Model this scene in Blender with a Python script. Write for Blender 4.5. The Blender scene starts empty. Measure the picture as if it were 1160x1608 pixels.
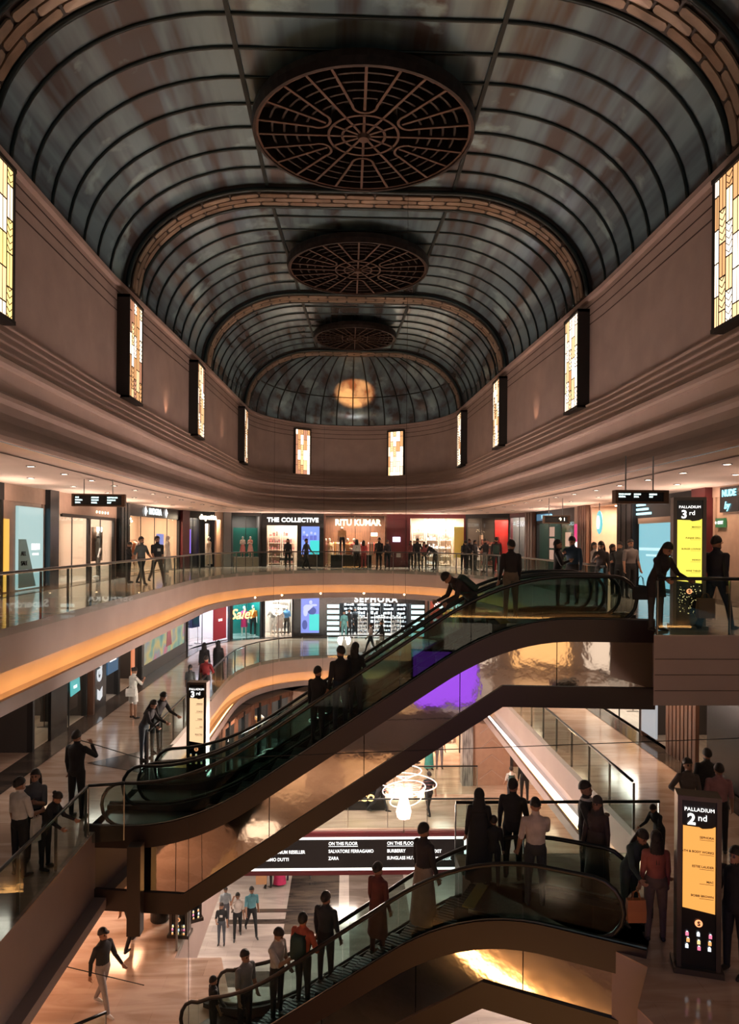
import bpy, bmesh, math, random
import numpy as np
from mathutils import Vector, Matrix
random.seed(7)
C = bpy.context.scene.collection
PI = math.pi
R = math.radians
sc = bpy.context.scene

# ------------------------------------------------------------------ camera, world, exposure
F = 1110.0
HY = 848.0
EYE = 1.65
YAW = R(1.86)
ROLL = R(0.4)
cd = bpy.data.cameras.new('camera')
cam = bpy.data.objects.new('camera', cd)
C.objects.link(cam)
cd.sensor_width = 36
cd.lens = F / 1608 * 36
cd.shift_y = (HY - 804) / 1608
cd.clip_start = 0.05
cd.clip_end = 300
cam.matrix_world = Matrix.Translation((0, 0, EYE)) @ Matrix.Rotation(-YAW, 4, 'Z') @ Matrix.Rotation(R(90), 4, 'X') @ Matrix.Rotation(ROLL, 4, 'Z')
sc.camera = cam

w = bpy.data.worlds.new('world')
sc.world = w
w.use_nodes = True
w.node_tree.nodes['Background'].inputs[0].default_value = (0.35, 0.62, 0.68, 1)
w.node_tree.nodes['Background'].inputs[1].default_value = 0.30
sc.view_settings.view_transform = 'Standard'
sc.view_settings.look = 'None'
sc.view_settings.gamma = 1
sc.view_settings.exposure = 0.28
sc.view_settings.use_curve_mapping = False
sc.cycles.use_denoising = True
sc.cycles.max_bounces = 7
sc.cycles.diffuse_bounces = 3
sc.cycles.glossy_bounces = 3
sc.cycles.transparent_max_bounces = 64
sc.cycles.transmission_bounces = 4
sc.cycles.sample_clamp_indirect = 4.0
sc.cycles.caustics_reflective = False
sc.cycles.caustics_refractive = False

def ray(px, py=HY):
    """direction of a photograph pixel, scaled to unit depth"""
    v = Vector(((px - 580) / F, (HY - py) / F, -1))
    d = cam.matrix_world.to_3x3() @ v
    return d
def at(px, D):
    """plan point (x, y) seen at column px at distance D down the atrium"""
    d = ray(px)
    return Vector((d.x / d.y * D, D))
def hit_x(px, X):
    d = ray(px)
    return d.y / d.x * X

# levels: world z of each floor
L3, L2, L1, L0 = 0.0, -4.3, -8.3, -12.6
SOF = 3.25           # soffit over level three
WB, WT, VT = 5.8, 9.1, 12.25   # clerestory wall bottom and top, vault crown
XC = 0.35

# ------------------------------------------------------------------ helpers
def props(o, label=None, cat=None, group=None, kind=None):
    if label: o['label'] = label
    if cat: o['category'] = cat
    if group: o['group'] = group
    if kind: o['kind'] = kind
    return o
def empty(name, loc=(0, 0, 0), rz=0, label=None, cat=None, group=None, kind=None, parent=None):
    o = bpy.data.objects.new(name, None)
    o.empty_display_size = 0.2
    C.objects.link(o)
    o.location = loc
    o.rotation_euler = (0, 0, rz)
    if parent: o.parent = parent
    return props(o, label, cat, group, kind)
def link(name, me, mats, parent=None, loc=None, rot=None):
    o = bpy.data.objects.new(name, me)
    C.objects.link(o)
    if mats is not None:
        if not isinstance(mats, (list, tuple)): mats = [mats]
        if len(me.materials) == 0:
            for m in mats: me.materials.append(m)
        else:
            for i, m in enumerate(mats):
                o.material_slots[i].link = 'OBJECT'
                o.material_slots[i].material = m
    if parent: o.parent = parent
    if loc is not None: o.location = loc
    if rot is not None: o.rotation_euler = rot
    return o

class MB:
    """collects shapes and links them as one mesh object"""
    def __init__(s): s.v = []; s.f = []
    def add(s, vs, fs):
        b = len(s.v)
        s.v += [tuple(p) for p in vs]
        s.f += [tuple(i + b for i in f) for f in fs]
        return s
    def box(s, x0, x1, y0, y1, z0, z1):
        v = [(x, y, z) for z in (z0, z1) for y in (y0, y1) for x in (x0, x1)]
        return s.add(v, [(0, 2, 3, 1), (4, 5, 7, 6), (0, 1, 5, 4), (2, 6, 7, 3), (0, 4, 6, 2), (1, 3, 7, 5)])
    def bar(s, a, b, wd, h, up=(0, 0, 1)):
        a = Vector(a); b = Vector(b); d = (b - a)
        if d.length < 1e-6: return s
        d.normalize(); up = Vector(up)
        x = d.cross(up)
        if x.length < 1e-4: x = d.cross(Vector((1, 0, 0)))
        x.normalize(); u = x.cross(d)
        v = []
        for p in (a, b):
            for sx, sz in ((-1, -1), (1, -1), (1, 1), (-1, 1)):
                v.append(p + x * sx * wd / 2 + u * sz * h / 2)
        return s.add(v, [(0, 3, 2, 1), (4, 5, 6, 7), (0, 1, 5, 4), (1, 2, 6, 5), (2, 3, 7, 6), (3, 0, 4, 7)])
    def tube(s, pts, r, n=8, closed=False, caps=True):
        pts = [Vector(p) for p in pts]
        m = len(pts); rs = r if isinstance(r, (list, tuple)) else [r] * m
        rings = []; pu = None
        for i, p in enumerate(pts):
            if closed: t = pts[(i + 1) % m] - pts[i - 1]
            else: t = pts[min(i + 1, m - 1)] - pts[max(i - 1, 0)]
            t.normalize()
            if pu is None:
                pu = t.cross(Vector((0, 0, 1)))
                if pu.length < 1e-3: pu = t.cross(Vector((1, 0, 0)))
                pu.normalize()
            pu = (pu - t * pu.dot(t)).normalized()
            q = t.cross(pu)
            rings.append([p + (pu * math.cos(2 * PI * k / n) + q * math.sin(2 * PI * k / n)) * rs[i] for k in range(n)])
        return s.loft(rings, closed, caps)
    def loft(s, rings, closed=False, caps=True, wrap=True):
        n = len(rings[0]); m = len(rings)
        v = [p for r in rings for p in r]; f = []
        for i in range(m if closed else m - 1):
            a = i * n; b = ((i + 1) % m) * n
            for k in range(n if wrap else n - 1):
                k2 = (k + 1) % n
                f.append((a + k, a + k2, b + k2, b + k))
        if caps and not closed and wrap:
            f.append(tuple(range(n - 1, -1, -1)))
            f.append(tuple((m - 1) * n + k for k in range(n)))
        return s.add(v, f)
    def prism(s, poly, z0, z1):
        n = len(poly)
        v = [(p[0], p[1], z0) for p in poly] + [(p[0], p[1], z1) for p in poly]
        f = [tuple(range(n - 1, -1, -1)), tuple(range(n, 2 * n))]
        f += [(i, (i + 1) % n, n + (i + 1) % n, n + i) for i in range(n)]
        return s.add(v, f)
    def ell(s, c, r, n=12, m=8):
        rings = []
        for i in range(1, m):
            t = PI * i / m
            rings.append([(c[0] + r[0] * math.sin(t) * math.cos(2 * PI * k / n), c[1] + r[1] * math.sin(t) * math.sin(2 * PI * k / n), c[2] - r[2] * math.cos(t)) for k in range(n)])
        return s.loft(rings)
    def lathe(s, prof, c=(0, 0), n=20, caps=True):
        rings = [[(c[0] + r * math.cos(2 * PI * k / n), c[1] + r * math.sin(2 * PI * k / n), z) for k in range(n)] for r, z in prof]
        return s.loft(rings, caps=caps)
    def mesh(s, name, smooth=False):
        me = bpy.data.meshes.new(name)
        me.from_pydata(s.v, [], s.f)
        if smooth: me.polygons.foreach_set('use_smooth', [True] * len(me.polygons))
        me.update()
        return me
    def build(s, name, m, parent=None, smooth=False, fix=True, loc=None, rot=None):
        me = s.mesh(name, smooth)
        if fix:
            bm = bmesh.new(); bm.from_mesh(me)
            bmesh.ops.recalc_face_normals(bm, faces=bm.faces)
            bm.to_mesh(me); bm.free()
        o = link(name, me, m, parent, loc, rot)
        return o

def text(body, size, m, parent, loc, rot=(PI / 2, 0, 0), align='CENTER', ext=0.01, spacing=1.0, name='lettering', bold=0.0, shear=0, sx=1):
    c = bpy.data.curves.new(name, 'FONT')
    c.body = body; c.size = size; c.extrude = ext; c.align_x = align; c.align_y = 'CENTER'
    c.space_character = spacing; c.offset = bold; c.shear = shear; c.resolution_u = 3
    c.materials.append(m)
    tmp = bpy.data.objects.new(name, c)
    me = bpy.data.meshes.new_from_object(tmp)
    bpy.data.objects.remove(tmp)
    o = bpy.data.objects.new(name, me)
    C.objects.link(o)
    o.parent = parent; o.location = loc; o.rotation_euler = rot; o.scale = (sx, 1, 1)
    return o

# ------------------------------------------------------------------ materials
MATS = {}
def mat(name, col, rough=0.5, metal=0.0, emit=None, es=0.0, var=0.0, scale=4.0, bump=0.0, stretch=(1, 1, 1), col2=None, spec=0.5, coat=0.0):
    if name in MATS: return MATS[name]
    m = bpy.data.materials.new(name); m.use_nodes = True
    nt = m.node_tree; b = nt.nodes['Principled BSDF']
    b.inputs['Base Color'].default_value = (*col, 1)
    b.inputs['Roughness'].default_value = rough
    b.inputs['Metallic'].default_value = metal
    b.inputs['Specular IOR Level'].default_value = spec
    b.inputs['Coat Weight'].default_value = coat
    if emit:
        b.inputs['Emission Color'].default_value = (*emit, 1)
        b.inputs['Emission Strength'].default_value = es
    if var > 0 or bump > 0 or col2:
        tc = nt.nodes.new('ShaderNodeTexCoord'); mp = nt.nodes.new('ShaderNodeMapping')
        mp.inputs['Scale'].default_value = stretch
        nz = nt.nodes.new('ShaderNodeTexNoise'); nz.inputs['Scale'].default_value = scale; nz.inputs['Detail'].default_value = 5
        nt.links.new(tc.outputs['Object'], mp.inputs[0]); nt.links.new(mp.outputs[0], nz.inputs['Vector'])
        if var > 0 or col2:
            rp = nt.nodes.new('ShaderNodeValToRGB')
            c2 = col2 if col2 else tuple(min(1, c * (1 + var)) for c in col)
            c1 = col if col2 else tuple(c * (1 - var) for c in col)
            rp.color_ramp.elements[0].position = 0.35; rp.color_ramp.elements[1].position = 0.65
            rp.color_ramp.elements[0].color = (*c1, 1); rp.color_ramp.elements[1].color = (*c2, 1)
            nt.links.new(nz.outputs['Fac'], rp.inputs[0]); nt.links.new(rp.outputs[0], b.inputs['Base Color'])
        if bump > 0:
            bp = nt.nodes.new('ShaderNodeBump'); bp.inputs['Strength'].default_value = bump; bp.inputs['Distance'].default_value = 0.05
            nt.links.new(nz.outputs['Fac'], bp.inputs['Height']); nt.links.new(bp.outputs[0], b.inputs['Normal'])
    MATS[name] = m
    return m
def emi(name, col, s): return mat(name, (0.02, 0.02, 0.02), 0.4, emit=col, es=s)
def glass(name, tint, gloss=0.25, rough=0.02):
    if name in MATS: return MATS[name]
    m = bpy.data.materials.new(name); m.use_nodes = True
    nt = m.node_tree; nt.nodes.clear()
    out = nt.nodes.new('ShaderNodeOutputMaterial'); mx = nt.nodes.new('ShaderNodeMixShader')
    tr = nt.nodes.new('ShaderNodeBsdfTransparent'); gl = nt.nodes.new('ShaderNodeBsdfGlossy'); lw = nt.nodes.new('ShaderNodeLayerWeight')
    tr.inputs[0].default_value = (*tint, 1); gl.inputs['Roughness'].default_value = rough
    pw = nt.nodes.new('ShaderNodeMath'); pw.operation = 'POWER'; pw.inputs[1].default_value = 4.5
    ma = nt.nodes.new('ShaderNodeMath'); ma.operation = 'MULTIPLY_ADD'; ma.inputs[1].default_value = 0.30; ma.inputs[2].default_value = gloss * 0.15
    nt.links.new(lw.outputs['Facing'], pw.inputs[0]); nt.links.new(pw.outputs[0], ma.inputs[0])
    nt.links.new(ma.outputs[0], mx.inputs[0]); nt.links.new(tr.outputs[0], mx.inputs[1]); nt.links.new(gl.outputs[0], mx.inputs[2]); nt.links.new(mx.outputs[0], out.inputs[0])
    MATS[name] = m
    return m

def marble(name, c1, c2, c3, rough=0.12, sc_=0.5, stretch=(1, 5, 1)):
    """polished stone in long planks: streaky noise, plank tone from a brick texture"""
    m = bpy.data.materials.new(name); m.use_nodes = True
    nt = m.node_tree; b = nt.nodes['Principled BSDF']; b.inputs['Roughness'].default_value = rough
    tc = nt.nodes.new('ShaderNodeTexCoord'); mp = nt.nodes.new('ShaderNodeMapping'); mp.inputs['Scale'].default_value = stretch
    nz = nt.nodes.new('ShaderNodeTexNoise'); nz.inputs['Scale'].default_value = sc_; nz.inputs['Detail'].default_value = 8; nz.inputs['Distortion'].default_value = 1.2
    br = nt.nodes.new('ShaderNodeTexBrick'); br.inputs['Scale'].default_value = 1.0
    br.inputs['Color1'].default_value = (*c1, 1); br.inputs['Color2'].default_value = (*c2, 1); br.inputs['Mortar'].default_value = (*[c * 0.6 for c in c1], 1)
    br.inputs['Mortar Size'].default_value = 0.004; br.inputs['Brick Width'].default_value = 1.6; br.inputs['Row Height'].default_value = 0.6
    rp = nt.nodes.new('ShaderNodeValToRGB')
    rp.color_ramp.elements[0].position = 0.4; rp.color_ramp.elements[1].position = 0.62
    rp.color_ramp.elements[0].color = (0, 0, 0, 1); rp.color_ramp.elements[1].color = (0.75, 0.75, 0.75, 1)
    mx = nt.nodes.new('ShaderNodeMix'); mx.data_type = 'RGBA'
    nt.links.new(tc.outputs['Object'], mp.inputs[0]); nt.links.new(mp.outputs[0], nz.inputs['Vector']); nt.links.new(tc.outputs['Object'], br.inputs['Vector'])
    nt.links.new(nz.outputs['Fac'], rp.inputs[0]); nt.links.new(rp.outputs[0], mx.inputs['Factor'])
    nt.links.new(br.outputs['Color'], mx.inputs['A']); mx.inputs['B'].default_value = (*c3, 1)
    nt.links.new(mx.outputs['Result'], b.inputs['Base Color'])
    return m

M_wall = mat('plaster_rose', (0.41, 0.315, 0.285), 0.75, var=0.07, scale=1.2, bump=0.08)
M_step_wall = mat('plaster_rose_brightened', (0.52, 0.40, 0.355), 0.7, var=0.05, scale=1.2, bump=0.05)  # paler copy of the wall plaster, brightens the stepped bulkhead by colour
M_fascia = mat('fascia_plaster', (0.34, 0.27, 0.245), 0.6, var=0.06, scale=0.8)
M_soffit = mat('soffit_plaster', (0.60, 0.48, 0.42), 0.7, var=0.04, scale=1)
M_groove = mat('groove_dark', (0.07, 0.045, 0.04), 0.8)
M_floor = marble('floor_marble', (0.46, 0.33, 0.26), (0.37, 0.26, 0.20), (0.58, 0.46, 0.38))
M_floor3 = marble('floor_marble_grey', (0.45, 0.40, 0.36), (0.38, 0.33, 0.29), (0.55, 0.48, 0.42))
M_dkfloor = marble('floor_marble_dark', (0.035, 0.03, 0.03), (0.05, 0.04, 0.035), (0.12, 0.09, 0.07))
M_gold = emi('cove_strip_gold', (1.0, 0.47, 0.14), 13.0)
M_white_strip = emi('cove_strip_white', (1.0, 0.86, 0.80), 2.6)
M_rib = mat('rib_dark_green', (0.012, 0.022, 0.024), 0.4, metal=0.5)
M_bronze = mat('dark_bronze', (0.030, 0.020, 0.018), 0.45, metal=0.6, var=0.3, scale=6)
M_copper = mat('copper_edge', (0.10, 0.058, 0.045), 0.4, metal=0.7)
M_black = mat('black_gloss', (0.01, 0.011, 0.013), 0.25)
M_blackm = mat('black_matt', (0.014, 0.014, 0.016), 0.7)
M_frame = mat('window_box_dark', (0.02, 0.016, 0.014), 0.5)
M_brown = mat('escalator_brown', (0.022, 0.012, 0.011), 0.42)
M_mirror = mat('mirror_cladding', (0.62, 0.60, 0.58), 0.06, metal=1.0, bump=0.22, scale=0.7)
M_steel = mat('brushed_steel', (0.28, 0.28, 0.28), 0.3, metal=1.0, var=0.1, scale=20, stretch=(1, 1, 12))
M_step = mat('step_tread', (0.06, 0.065, 0.07), 0.45, metal=0.6)
M_rubber = mat('handrail_rubber', (0.008, 0.009, 0.010), 0.28)
M_glass = glass('rail_glass', (0.82, 0.895, 0.885), 0.20)
M_escglass = glass('escalator_glass', (0.70, 0.80, 0.785), 0.20)
M_shopglass = glass('shop_glass', (0.95, 0.98, 0.98), 0.15)
M_wire = mat('wire_black', (0.01, 0.01, 0.012), 0.5)
M_maroon = mat('maroon_panel', (0.085, 0.012, 0.016), 0.4)
M_lamp = emi('downlight_lens', (1.0, 0.80, 0.62), 14.0)
M_white = mat('white_paint', (0.75, 0.74, 0.72), 0.5)
M_txt = emi('lettering_white', (1, 0.97, 0.92), 1.6)
M_txtw = emi('lettering_warm', (1, 0.80, 0.55), 6.0)
M_wood = mat('fluted_wood', (0.10, 0.045, 0.028), 0.5, var=0.25, scale=3, stretch=(6, 6, 0.5))

# vault glazing: dull blue-grey coated panes with rain streaks and stains
def vault_material():
    m = bpy.data.materials.new('vault_pane'); m.use_nodes = True
    nt = m.node_tree; b = nt.nodes['Principled BSDF']
    tc = nt.nodes.new('ShaderNodeTexCoord')
    mp = nt.nodes.new('ShaderNodeMapping'); mp.inputs['Scale'].default_value = (1.6, 0.16, 1.6)
    n1 = nt.nodes.new('ShaderNodeTexNoise'); n1.inputs['Scale'].default_value = 1.0; n1.inputs['Detail'].default_value = 3
    n2 = nt.nodes.new('ShaderNodeTexNoise'); n2.inputs['Scale'].default_value = 0.7; n2.inputs['Detail'].default_value = 6
    r1 = nt.nodes.new('ShaderNodeValToRGB'); r2 = nt.nodes.new('ShaderNodeValToRGB')
    e = r1.color_ramp.elements
    e[0].position = 0.38; e[1].position = 0.6
    e[0].color = (0.095, 0.088, 0.092, 1); e[1].color = (0.20, 0.31, 0.37, 1)
    x = r1.color_ramp.elements.new(0.48); x.color = (0.14, 0.20, 0.245, 1)
    e = r2.color_ramp.elements
    e[0].position = 0.60; e[1].position = 0.68
    e[0].color = (0, 0, 0, 1); e[1].color = (0.7, 0.7, 0.7, 1)
    mx = nt.nodes.new('ShaderNodeMix'); mx.data_type = 'RGBA'
    mx.inputs['B'].default_value = (0.36, 0.55, 0.60, 1)
    nt.links.new(tc.outputs['Object'], mp.inputs[0]); nt.links.new(mp.outputs[0], n1.inputs['Vector'])
    nt.links.new(tc.outputs['Object'], n2.inputs['Vector'])
    nt.links.new(n1.outputs['Fac'], r1.inputs[0]); nt.links.new(n2.outputs['Fac'], r2.inputs[0])
    nt.links.new(r2.outputs[0], mx.inputs['Factor']); nt.links.new(r1.outputs[0], mx.inputs['A'])
    nt.links.new(mx.outputs['Result'], b.inputs['Base Color'])
    b.inputs['Roughness'].default_value = 0.22
    b.inputs['Metallic'].default_value = 0.35
    bp = nt.nodes.new('ShaderNodeBump'); bp.inputs['Strength'].default_value = 0.15; bp.inputs['Distance'].default_value = 0.05
    nt.links.new(n2.outputs['Fac'], bp.inputs['Height']); nt.links.new(bp.outputs[0], b.inputs['Normal'])
    return m
M_pane = vault_material()

# ------------------------------------------------------------------ lights of the building, with added fill lamps
def area(loc, size, energy, col, rot=(0, 0, 0), sy=None, parent=None, name='ceiling_lamp'):
    l = bpy.data.lights.new(name, 'AREA'); l.energy = energy; l.color = col
    l.shape = 'RECTANGLE'; l.size = size; l.size_y = sy or size
    o = bpy.data.objects.new(name, l); C.objects.link(o)
    if parent: o.parent = parent
    o.location = loc; o.rotation_euler = rot
    return o
def spot(loc, energy, col, angle, rot=(0, 0, 0), blend=0.6, r=0.06, name='spot_lamp', parent=None):
    l = bpy.data.lights.new(name, 'SPOT'); l.energy = energy; l.color = col; l.spot_size = R(angle); l.spot_blend = blend; l.shadow_soft_size = r
    o = bpy.data.objects.new(name, l); C.objects.link(o); o.location = loc; o.rotation_euler = rot
    if parent: o.parent = parent
    return o
WARM = (1.0, 0.66, 0.42); NEUT = (1.0, 0.84, 0.70); TEAL = (0.45, 0.85, 0.95); ROSE = (1.0, 0.76, 0.64)

# corridor ceiling lamps under each slab
for y in (16, 22, 28, 34): area((-7.6, y, L3 - 1.54), 0.9, 22, NEUT, sy=0.9)
# lamps added in the unseen galleries behind the viewer to brighten the mirror's reflections
for x in (-6, 0, 6): area((x, -1.5, L3 - 1.54), 1.2, 60, NEUT); area((x, -1.0, L2 - 1.54), 1.2, 190, WARM)
for x in (-5, 0.3, 5.6): area((x, 40.6, L3 - 1.54), 1.0, 80, NEUT, sy=0.7)
for y in (19, 25, 31): area((8.2, y, L3 - 1.54), 0.9, 60, WARM, sy=0.9)
ORNG = (1.0, 0.50, 0.27)
for x, y in ((-8, 7), (-8, 12), (-8, 17), (-6.5, 21)): area((x, y, L2 - 1.54), 1.0, 100, ORNG)
area((-7.5, 27, L2 - 1.54), 1.0, 90, WARM)
for x in (-4, 0.5, 3.4): area((x, 29, L2 - 1.54), 1.2, 75, WARM)
for x, y in ((8, 20), (8.3, 26)): area((x, y, L2 - 1.54), 1.0, 70, ORNG)
for x, y in ((-6, 22), (-6, 27), (0, 27), (4, 27), (0, 32), (7.5, 22)): area((x, y, L1 - 1.54), 1.2, 130, NEUT)
# uplights standing on the clerestory ledge
for x, y in ((XC - 6.62, 25.3), (XC + 6.5, 26.3), (XC - 5.95, 34)):
    spot((x, y, WB + 0.08), 40, (1.0, 0.52, 0.30), 75, (R(180), 0, 0), 0.9, 0.04, 'ledge_uplight')
spot((XC + 0.1, 40.6, WB + 0.4), 9000, (1.0, 0.27, 0.07), 24, (R(180 - 42), 0, 0), 0.5, 0.1, 'dome_patch_spot')  # added spot without a fixture, stands in for the warm reflection on the dome

# upward fill lamps added along the level three shopfronts to brighten the soffit
for x, y, sx_, sy_ in [(-9.2, y, .15, 2.6) for y in (15, 20, 25, 30, 35)] + [(9.8, y, .15, 2.6) for y in (15, 20, 25, 30, 35)] + [(x, 42.3, 2.6, .15) for x in (-5, -1.5, 2, 5.5)]:
    area((x, y, 2.35), sx_, 34, (1.0, 0.70, 0.54), (R(180), 0, 0), sy_, name='soffit_fill_lamp')

# ================================================================== LARGE STRUCTURE
def oval(xc, a, y0, yl, yr, b, ex, n=14, m=36):
    """plan path: left side from yl to y0, superelliptic far end, right side back to yr"""
    p = [(xc - a, yl + (y0 - yl) * i / n) for i in range(n)]
    for i in range(m + 1):
        t = PI * i / m
        c, s = math.cos(t), math.sin(t)
        p.append((xc - a * math.copysign(abs(c) ** (2 / ex), c), y0 + b * abs(s) ** (2 / ex)))
    p += [(xc + a, y0 + (yr - y0) * i / n) for i in range(1, n + 1)]
    return [Vector(q) for q in p]
def inward(path):
    """unit normals pointing into the void (right of travel)"""
    out = []
    for i in range(len(path)):
        t = path[min(i + 1, len(path) - 1)] - path[max(i - 1, 0)]
        t.normalize(); out.append(Vector((t.y, -t.x)))
    return out
def band(mb, path, prof, nr=None):
    nr = nr or inward(path)
    rings = [[(p.x + n.x * t, p.y + n.y * t, z) for t, z in prof] for p, n in zip(path, nr)]
    mb.loft(rings, wrap=False, caps=False)
def lerp_band(mb, A, B, prof):
    rings = [[(a.x + (b.x - a.x) * k, a.y + (b.y - a.y) * k, z) for k, z in prof] for a, b in zip(A, B)]
    mb.loft(rings, wrap=False, caps=False)

V3 = oval(0.35, 6.55, 29, 0.6, 18.6, 9.6, 2.1)
S3 = oval(0.3, 10.4, 30, -5, -5, 13.4, 4.5)
V2 = oval(0.45, 5.5, 29.5, 18.4, 13.3, 7.1, 2.6)
S2 = oval(0.3, 9.0, 30, -5, -5, 13.4, 4.5)

def slab(name, V, S, z, matf, th=1.5, strip=None, dz=0.0):
    """a ring floor with its fascia, cove recess and lip; children of one structure empty"""
    root = empty(name, (0, 0, 0), kind='structure')
    root['label'] = 'polished stone gallery floor of this storey'
    mb = MB(); lerp_band(mb, V, S, [(0, z), (1, z)]); band(mb, S, [(0, z), (-2.7, z)]); mb.build('paving', matf, root, fix=False)
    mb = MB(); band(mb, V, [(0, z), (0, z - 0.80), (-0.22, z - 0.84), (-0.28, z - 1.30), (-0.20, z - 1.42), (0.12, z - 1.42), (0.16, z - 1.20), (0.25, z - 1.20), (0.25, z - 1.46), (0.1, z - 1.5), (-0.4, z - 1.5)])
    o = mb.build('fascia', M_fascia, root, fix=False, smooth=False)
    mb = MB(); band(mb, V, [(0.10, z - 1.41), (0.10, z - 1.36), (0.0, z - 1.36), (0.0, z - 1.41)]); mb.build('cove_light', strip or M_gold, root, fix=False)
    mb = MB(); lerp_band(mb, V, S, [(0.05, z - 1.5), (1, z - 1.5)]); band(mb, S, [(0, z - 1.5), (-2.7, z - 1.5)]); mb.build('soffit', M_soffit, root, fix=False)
    return root
F3 = slab('floor', V3, S3, L3, M_floor3)
F2 = slab('floor', V2, S2, L2, M_floor)

for px in (398, 448, 507, 573, 635, 690):
    d = ray(px)
    q = min((p + n * 0.26 for p, n in zip(V3, inward(V3))), key=lambda p: abs(p.x - d.x / d.y * p.y) if p.y > 30 else 9)
    MB().ell((q.x, q.y, L3 - 1.24), (.05, .05, .05), 8, 6).build('lip_lamp', emi('lip_lamp', (1, .7, .4), 8), F3)
def plate(poly, z, root, name, m, edge=True, strip=M_gold, open_edges=(), th=1.5):
    z = z + 0.004
    """extra flat piece of slab with a faced edge"""
    MB().prism(poly, z - th, z - 0.02).build('fascia', M_fascia, root)
    MB().prism(poly, z - 0.02, z).build(name, m, root)
    n = len(poly)
    for i in open_edges:
        a = Vector(poly[i]); b = Vector(poly[(i + 1) % n]); t = (b - a).normalized(); nn = Vector((t.y, -t.x))
        a2 = a + nn * 0.02; b2 = b + nn * 0.02
        MB().bar((*(a + nn * 0.12), z - 1.42), (*(b + nn * 0.12), z - 1.42), 0.26, 0.2).build('fascia_lip', M_fascia, root)
        if strip: MB().bar((*(a + nn * 0.1), z - 1.29), (*(b + nn * 0.1), z - 1.29), 0.09, 0.05).build('cove_light', strip, root)
# level three: platform at the head of the upper escalators, and the gallery behind the viewer
P3 = [(5.45, 12.35), (12, 12.35), (12, 19.2), (6.9, 19.2), (6.15, 17.6), (6.02, 13.55)]
plate(P3, L3, F3, 'paving', M_floor3, th=1.25)
for q in (0.42, 0.70, 0.98): MB().box(5.47, 12, 12.335, 12.35, L3 - q - .008, L3 - q).build('fascia_joint', M_groove, F3)
plate([(-12, -5), (12, -5), (12, 0.5), (-12, 0.5)], L3, F3, 'paving', M_floor3, open_edges=(2,))
# level two
plate([(-10, -5), (-5.05, -5), (-5.05, 18.6), (-10, 18.6)], L2, F2, 'paving', M_floor, open_edges=(1,), strip=None)
plate([(-5.06, 16.9), (-3.3, 16.9), (-3.5, 18.5), (-5.06, 18.5)], L2, F2, 'paving', M_dkfloor)
P2 = [(2.1, 12.5), (4.25, 9.75), (3.75, 8.9), (4.1, 7.6), (11, 7.6), (11, 13.35), (2.1, 13.35)]
plate(P2, L2, F2, 'paving', M_floor)
plate([(-12, -5), (12, -5), (12, 3.4), (-12, 3.4)], L2, F2, 'paving', M_floor, open_edges=(2,), strip=None)
# white lit lip along the right void edge of level two
MB().bar((6.15, 13.4, L2 - 1.40), (5.9, 29.5, L2 - 1.40), 0.10, 0.24).build('cove_light', M_white_strip, F2)
# dark stone border bands set in the level two floor
mb = MB(); band(mb, S2, [(0.0, L2 + 0.012), (0.75, L2 + 0.012)]); mb.build('border_band', M_dkfloor, F2, fix=False)
mb = MB(); band(mb, S3, [(0.0, L3 + 0.012), (0.75, L3 + 0.012)]); mb.build('border_band', M_dkfloor, F3, fix=False)
MB().prism([(-6.8, 18.9), (-4.95, 18.0), (-4.95, 20.6)], L2 + 0.001, L2 + 0.013).build('border_band', M_dkfloor, F2)

# level one
F1 = empty('floor', kind='structure'); F1['label'] = 'warm marble floor with bridge two storeys down'
for poly, oe in (([(-12, -5), (-5.0, -5), (-5.0, 14.9), (-4.0, 16.9), (-4.0, 24.3), (-12, 24.3)], ()),
                 ([(-12, 24.3), (12, 24.3), (12, 42), (-12, 42)], ()),
                 ([(5.6, 5), (12, 5), (12, 24.3), (5.6, 24.3)], ()),
                 ([(-5.0, 13.6), (-3.6, 13.9), (-2.4, 15.2), (-2.9, 16.9), (-4.0, 16.9), (-5.0, 14.9)], ()),
                 ([(-12, -5), (12, -5), (12, 5.5), (-5, 5.5)], (2,))):
    plate(poly, L1, F1, 'paving', M_floor, open_edges=oe)
MB().bar((-5.0, 5.7, L1 - 1.2), (5.6, 5.7, L1 - 1.2), 0.2, 0.12).build('cove_light', M_gold, F1)
# level zero
F0 = empty('floor', kind='structure'); F0['label'] = 'grey marble ground floor with dark inlaid bands'
MB().box(-14, 14, -5, 44, L0 - 0.2, L0).build('paving', marble('ground_marble', (0.42, 0.36, 0.33), (0.36, 0.31, 0.29), (0.55, 0.47, 0.43)), F0)
for x0, x1, y0, y1 in ((-2.2, -0.2, 25.6, 31), (0.2, 2.5, 17, 31), (-4.3, -2.2, 26.3, 26.6), (-4.3, -2.2, 27.1, 27.35), (-8, -2.2, 22.6, 23.4), (-1.9, 0.2, 19.5, 21.5)):
    MB().box(x0, x1, y0, y1, L0, L0 + 0.012).build('border_band', M_dkfloor if x0 != 0.2 else marble('band_marble_brown', (0.10, 0.075, 0.065), (0.13, 0.10, 0.085), (0.2, 0.16, 0.14)), F0)

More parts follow.
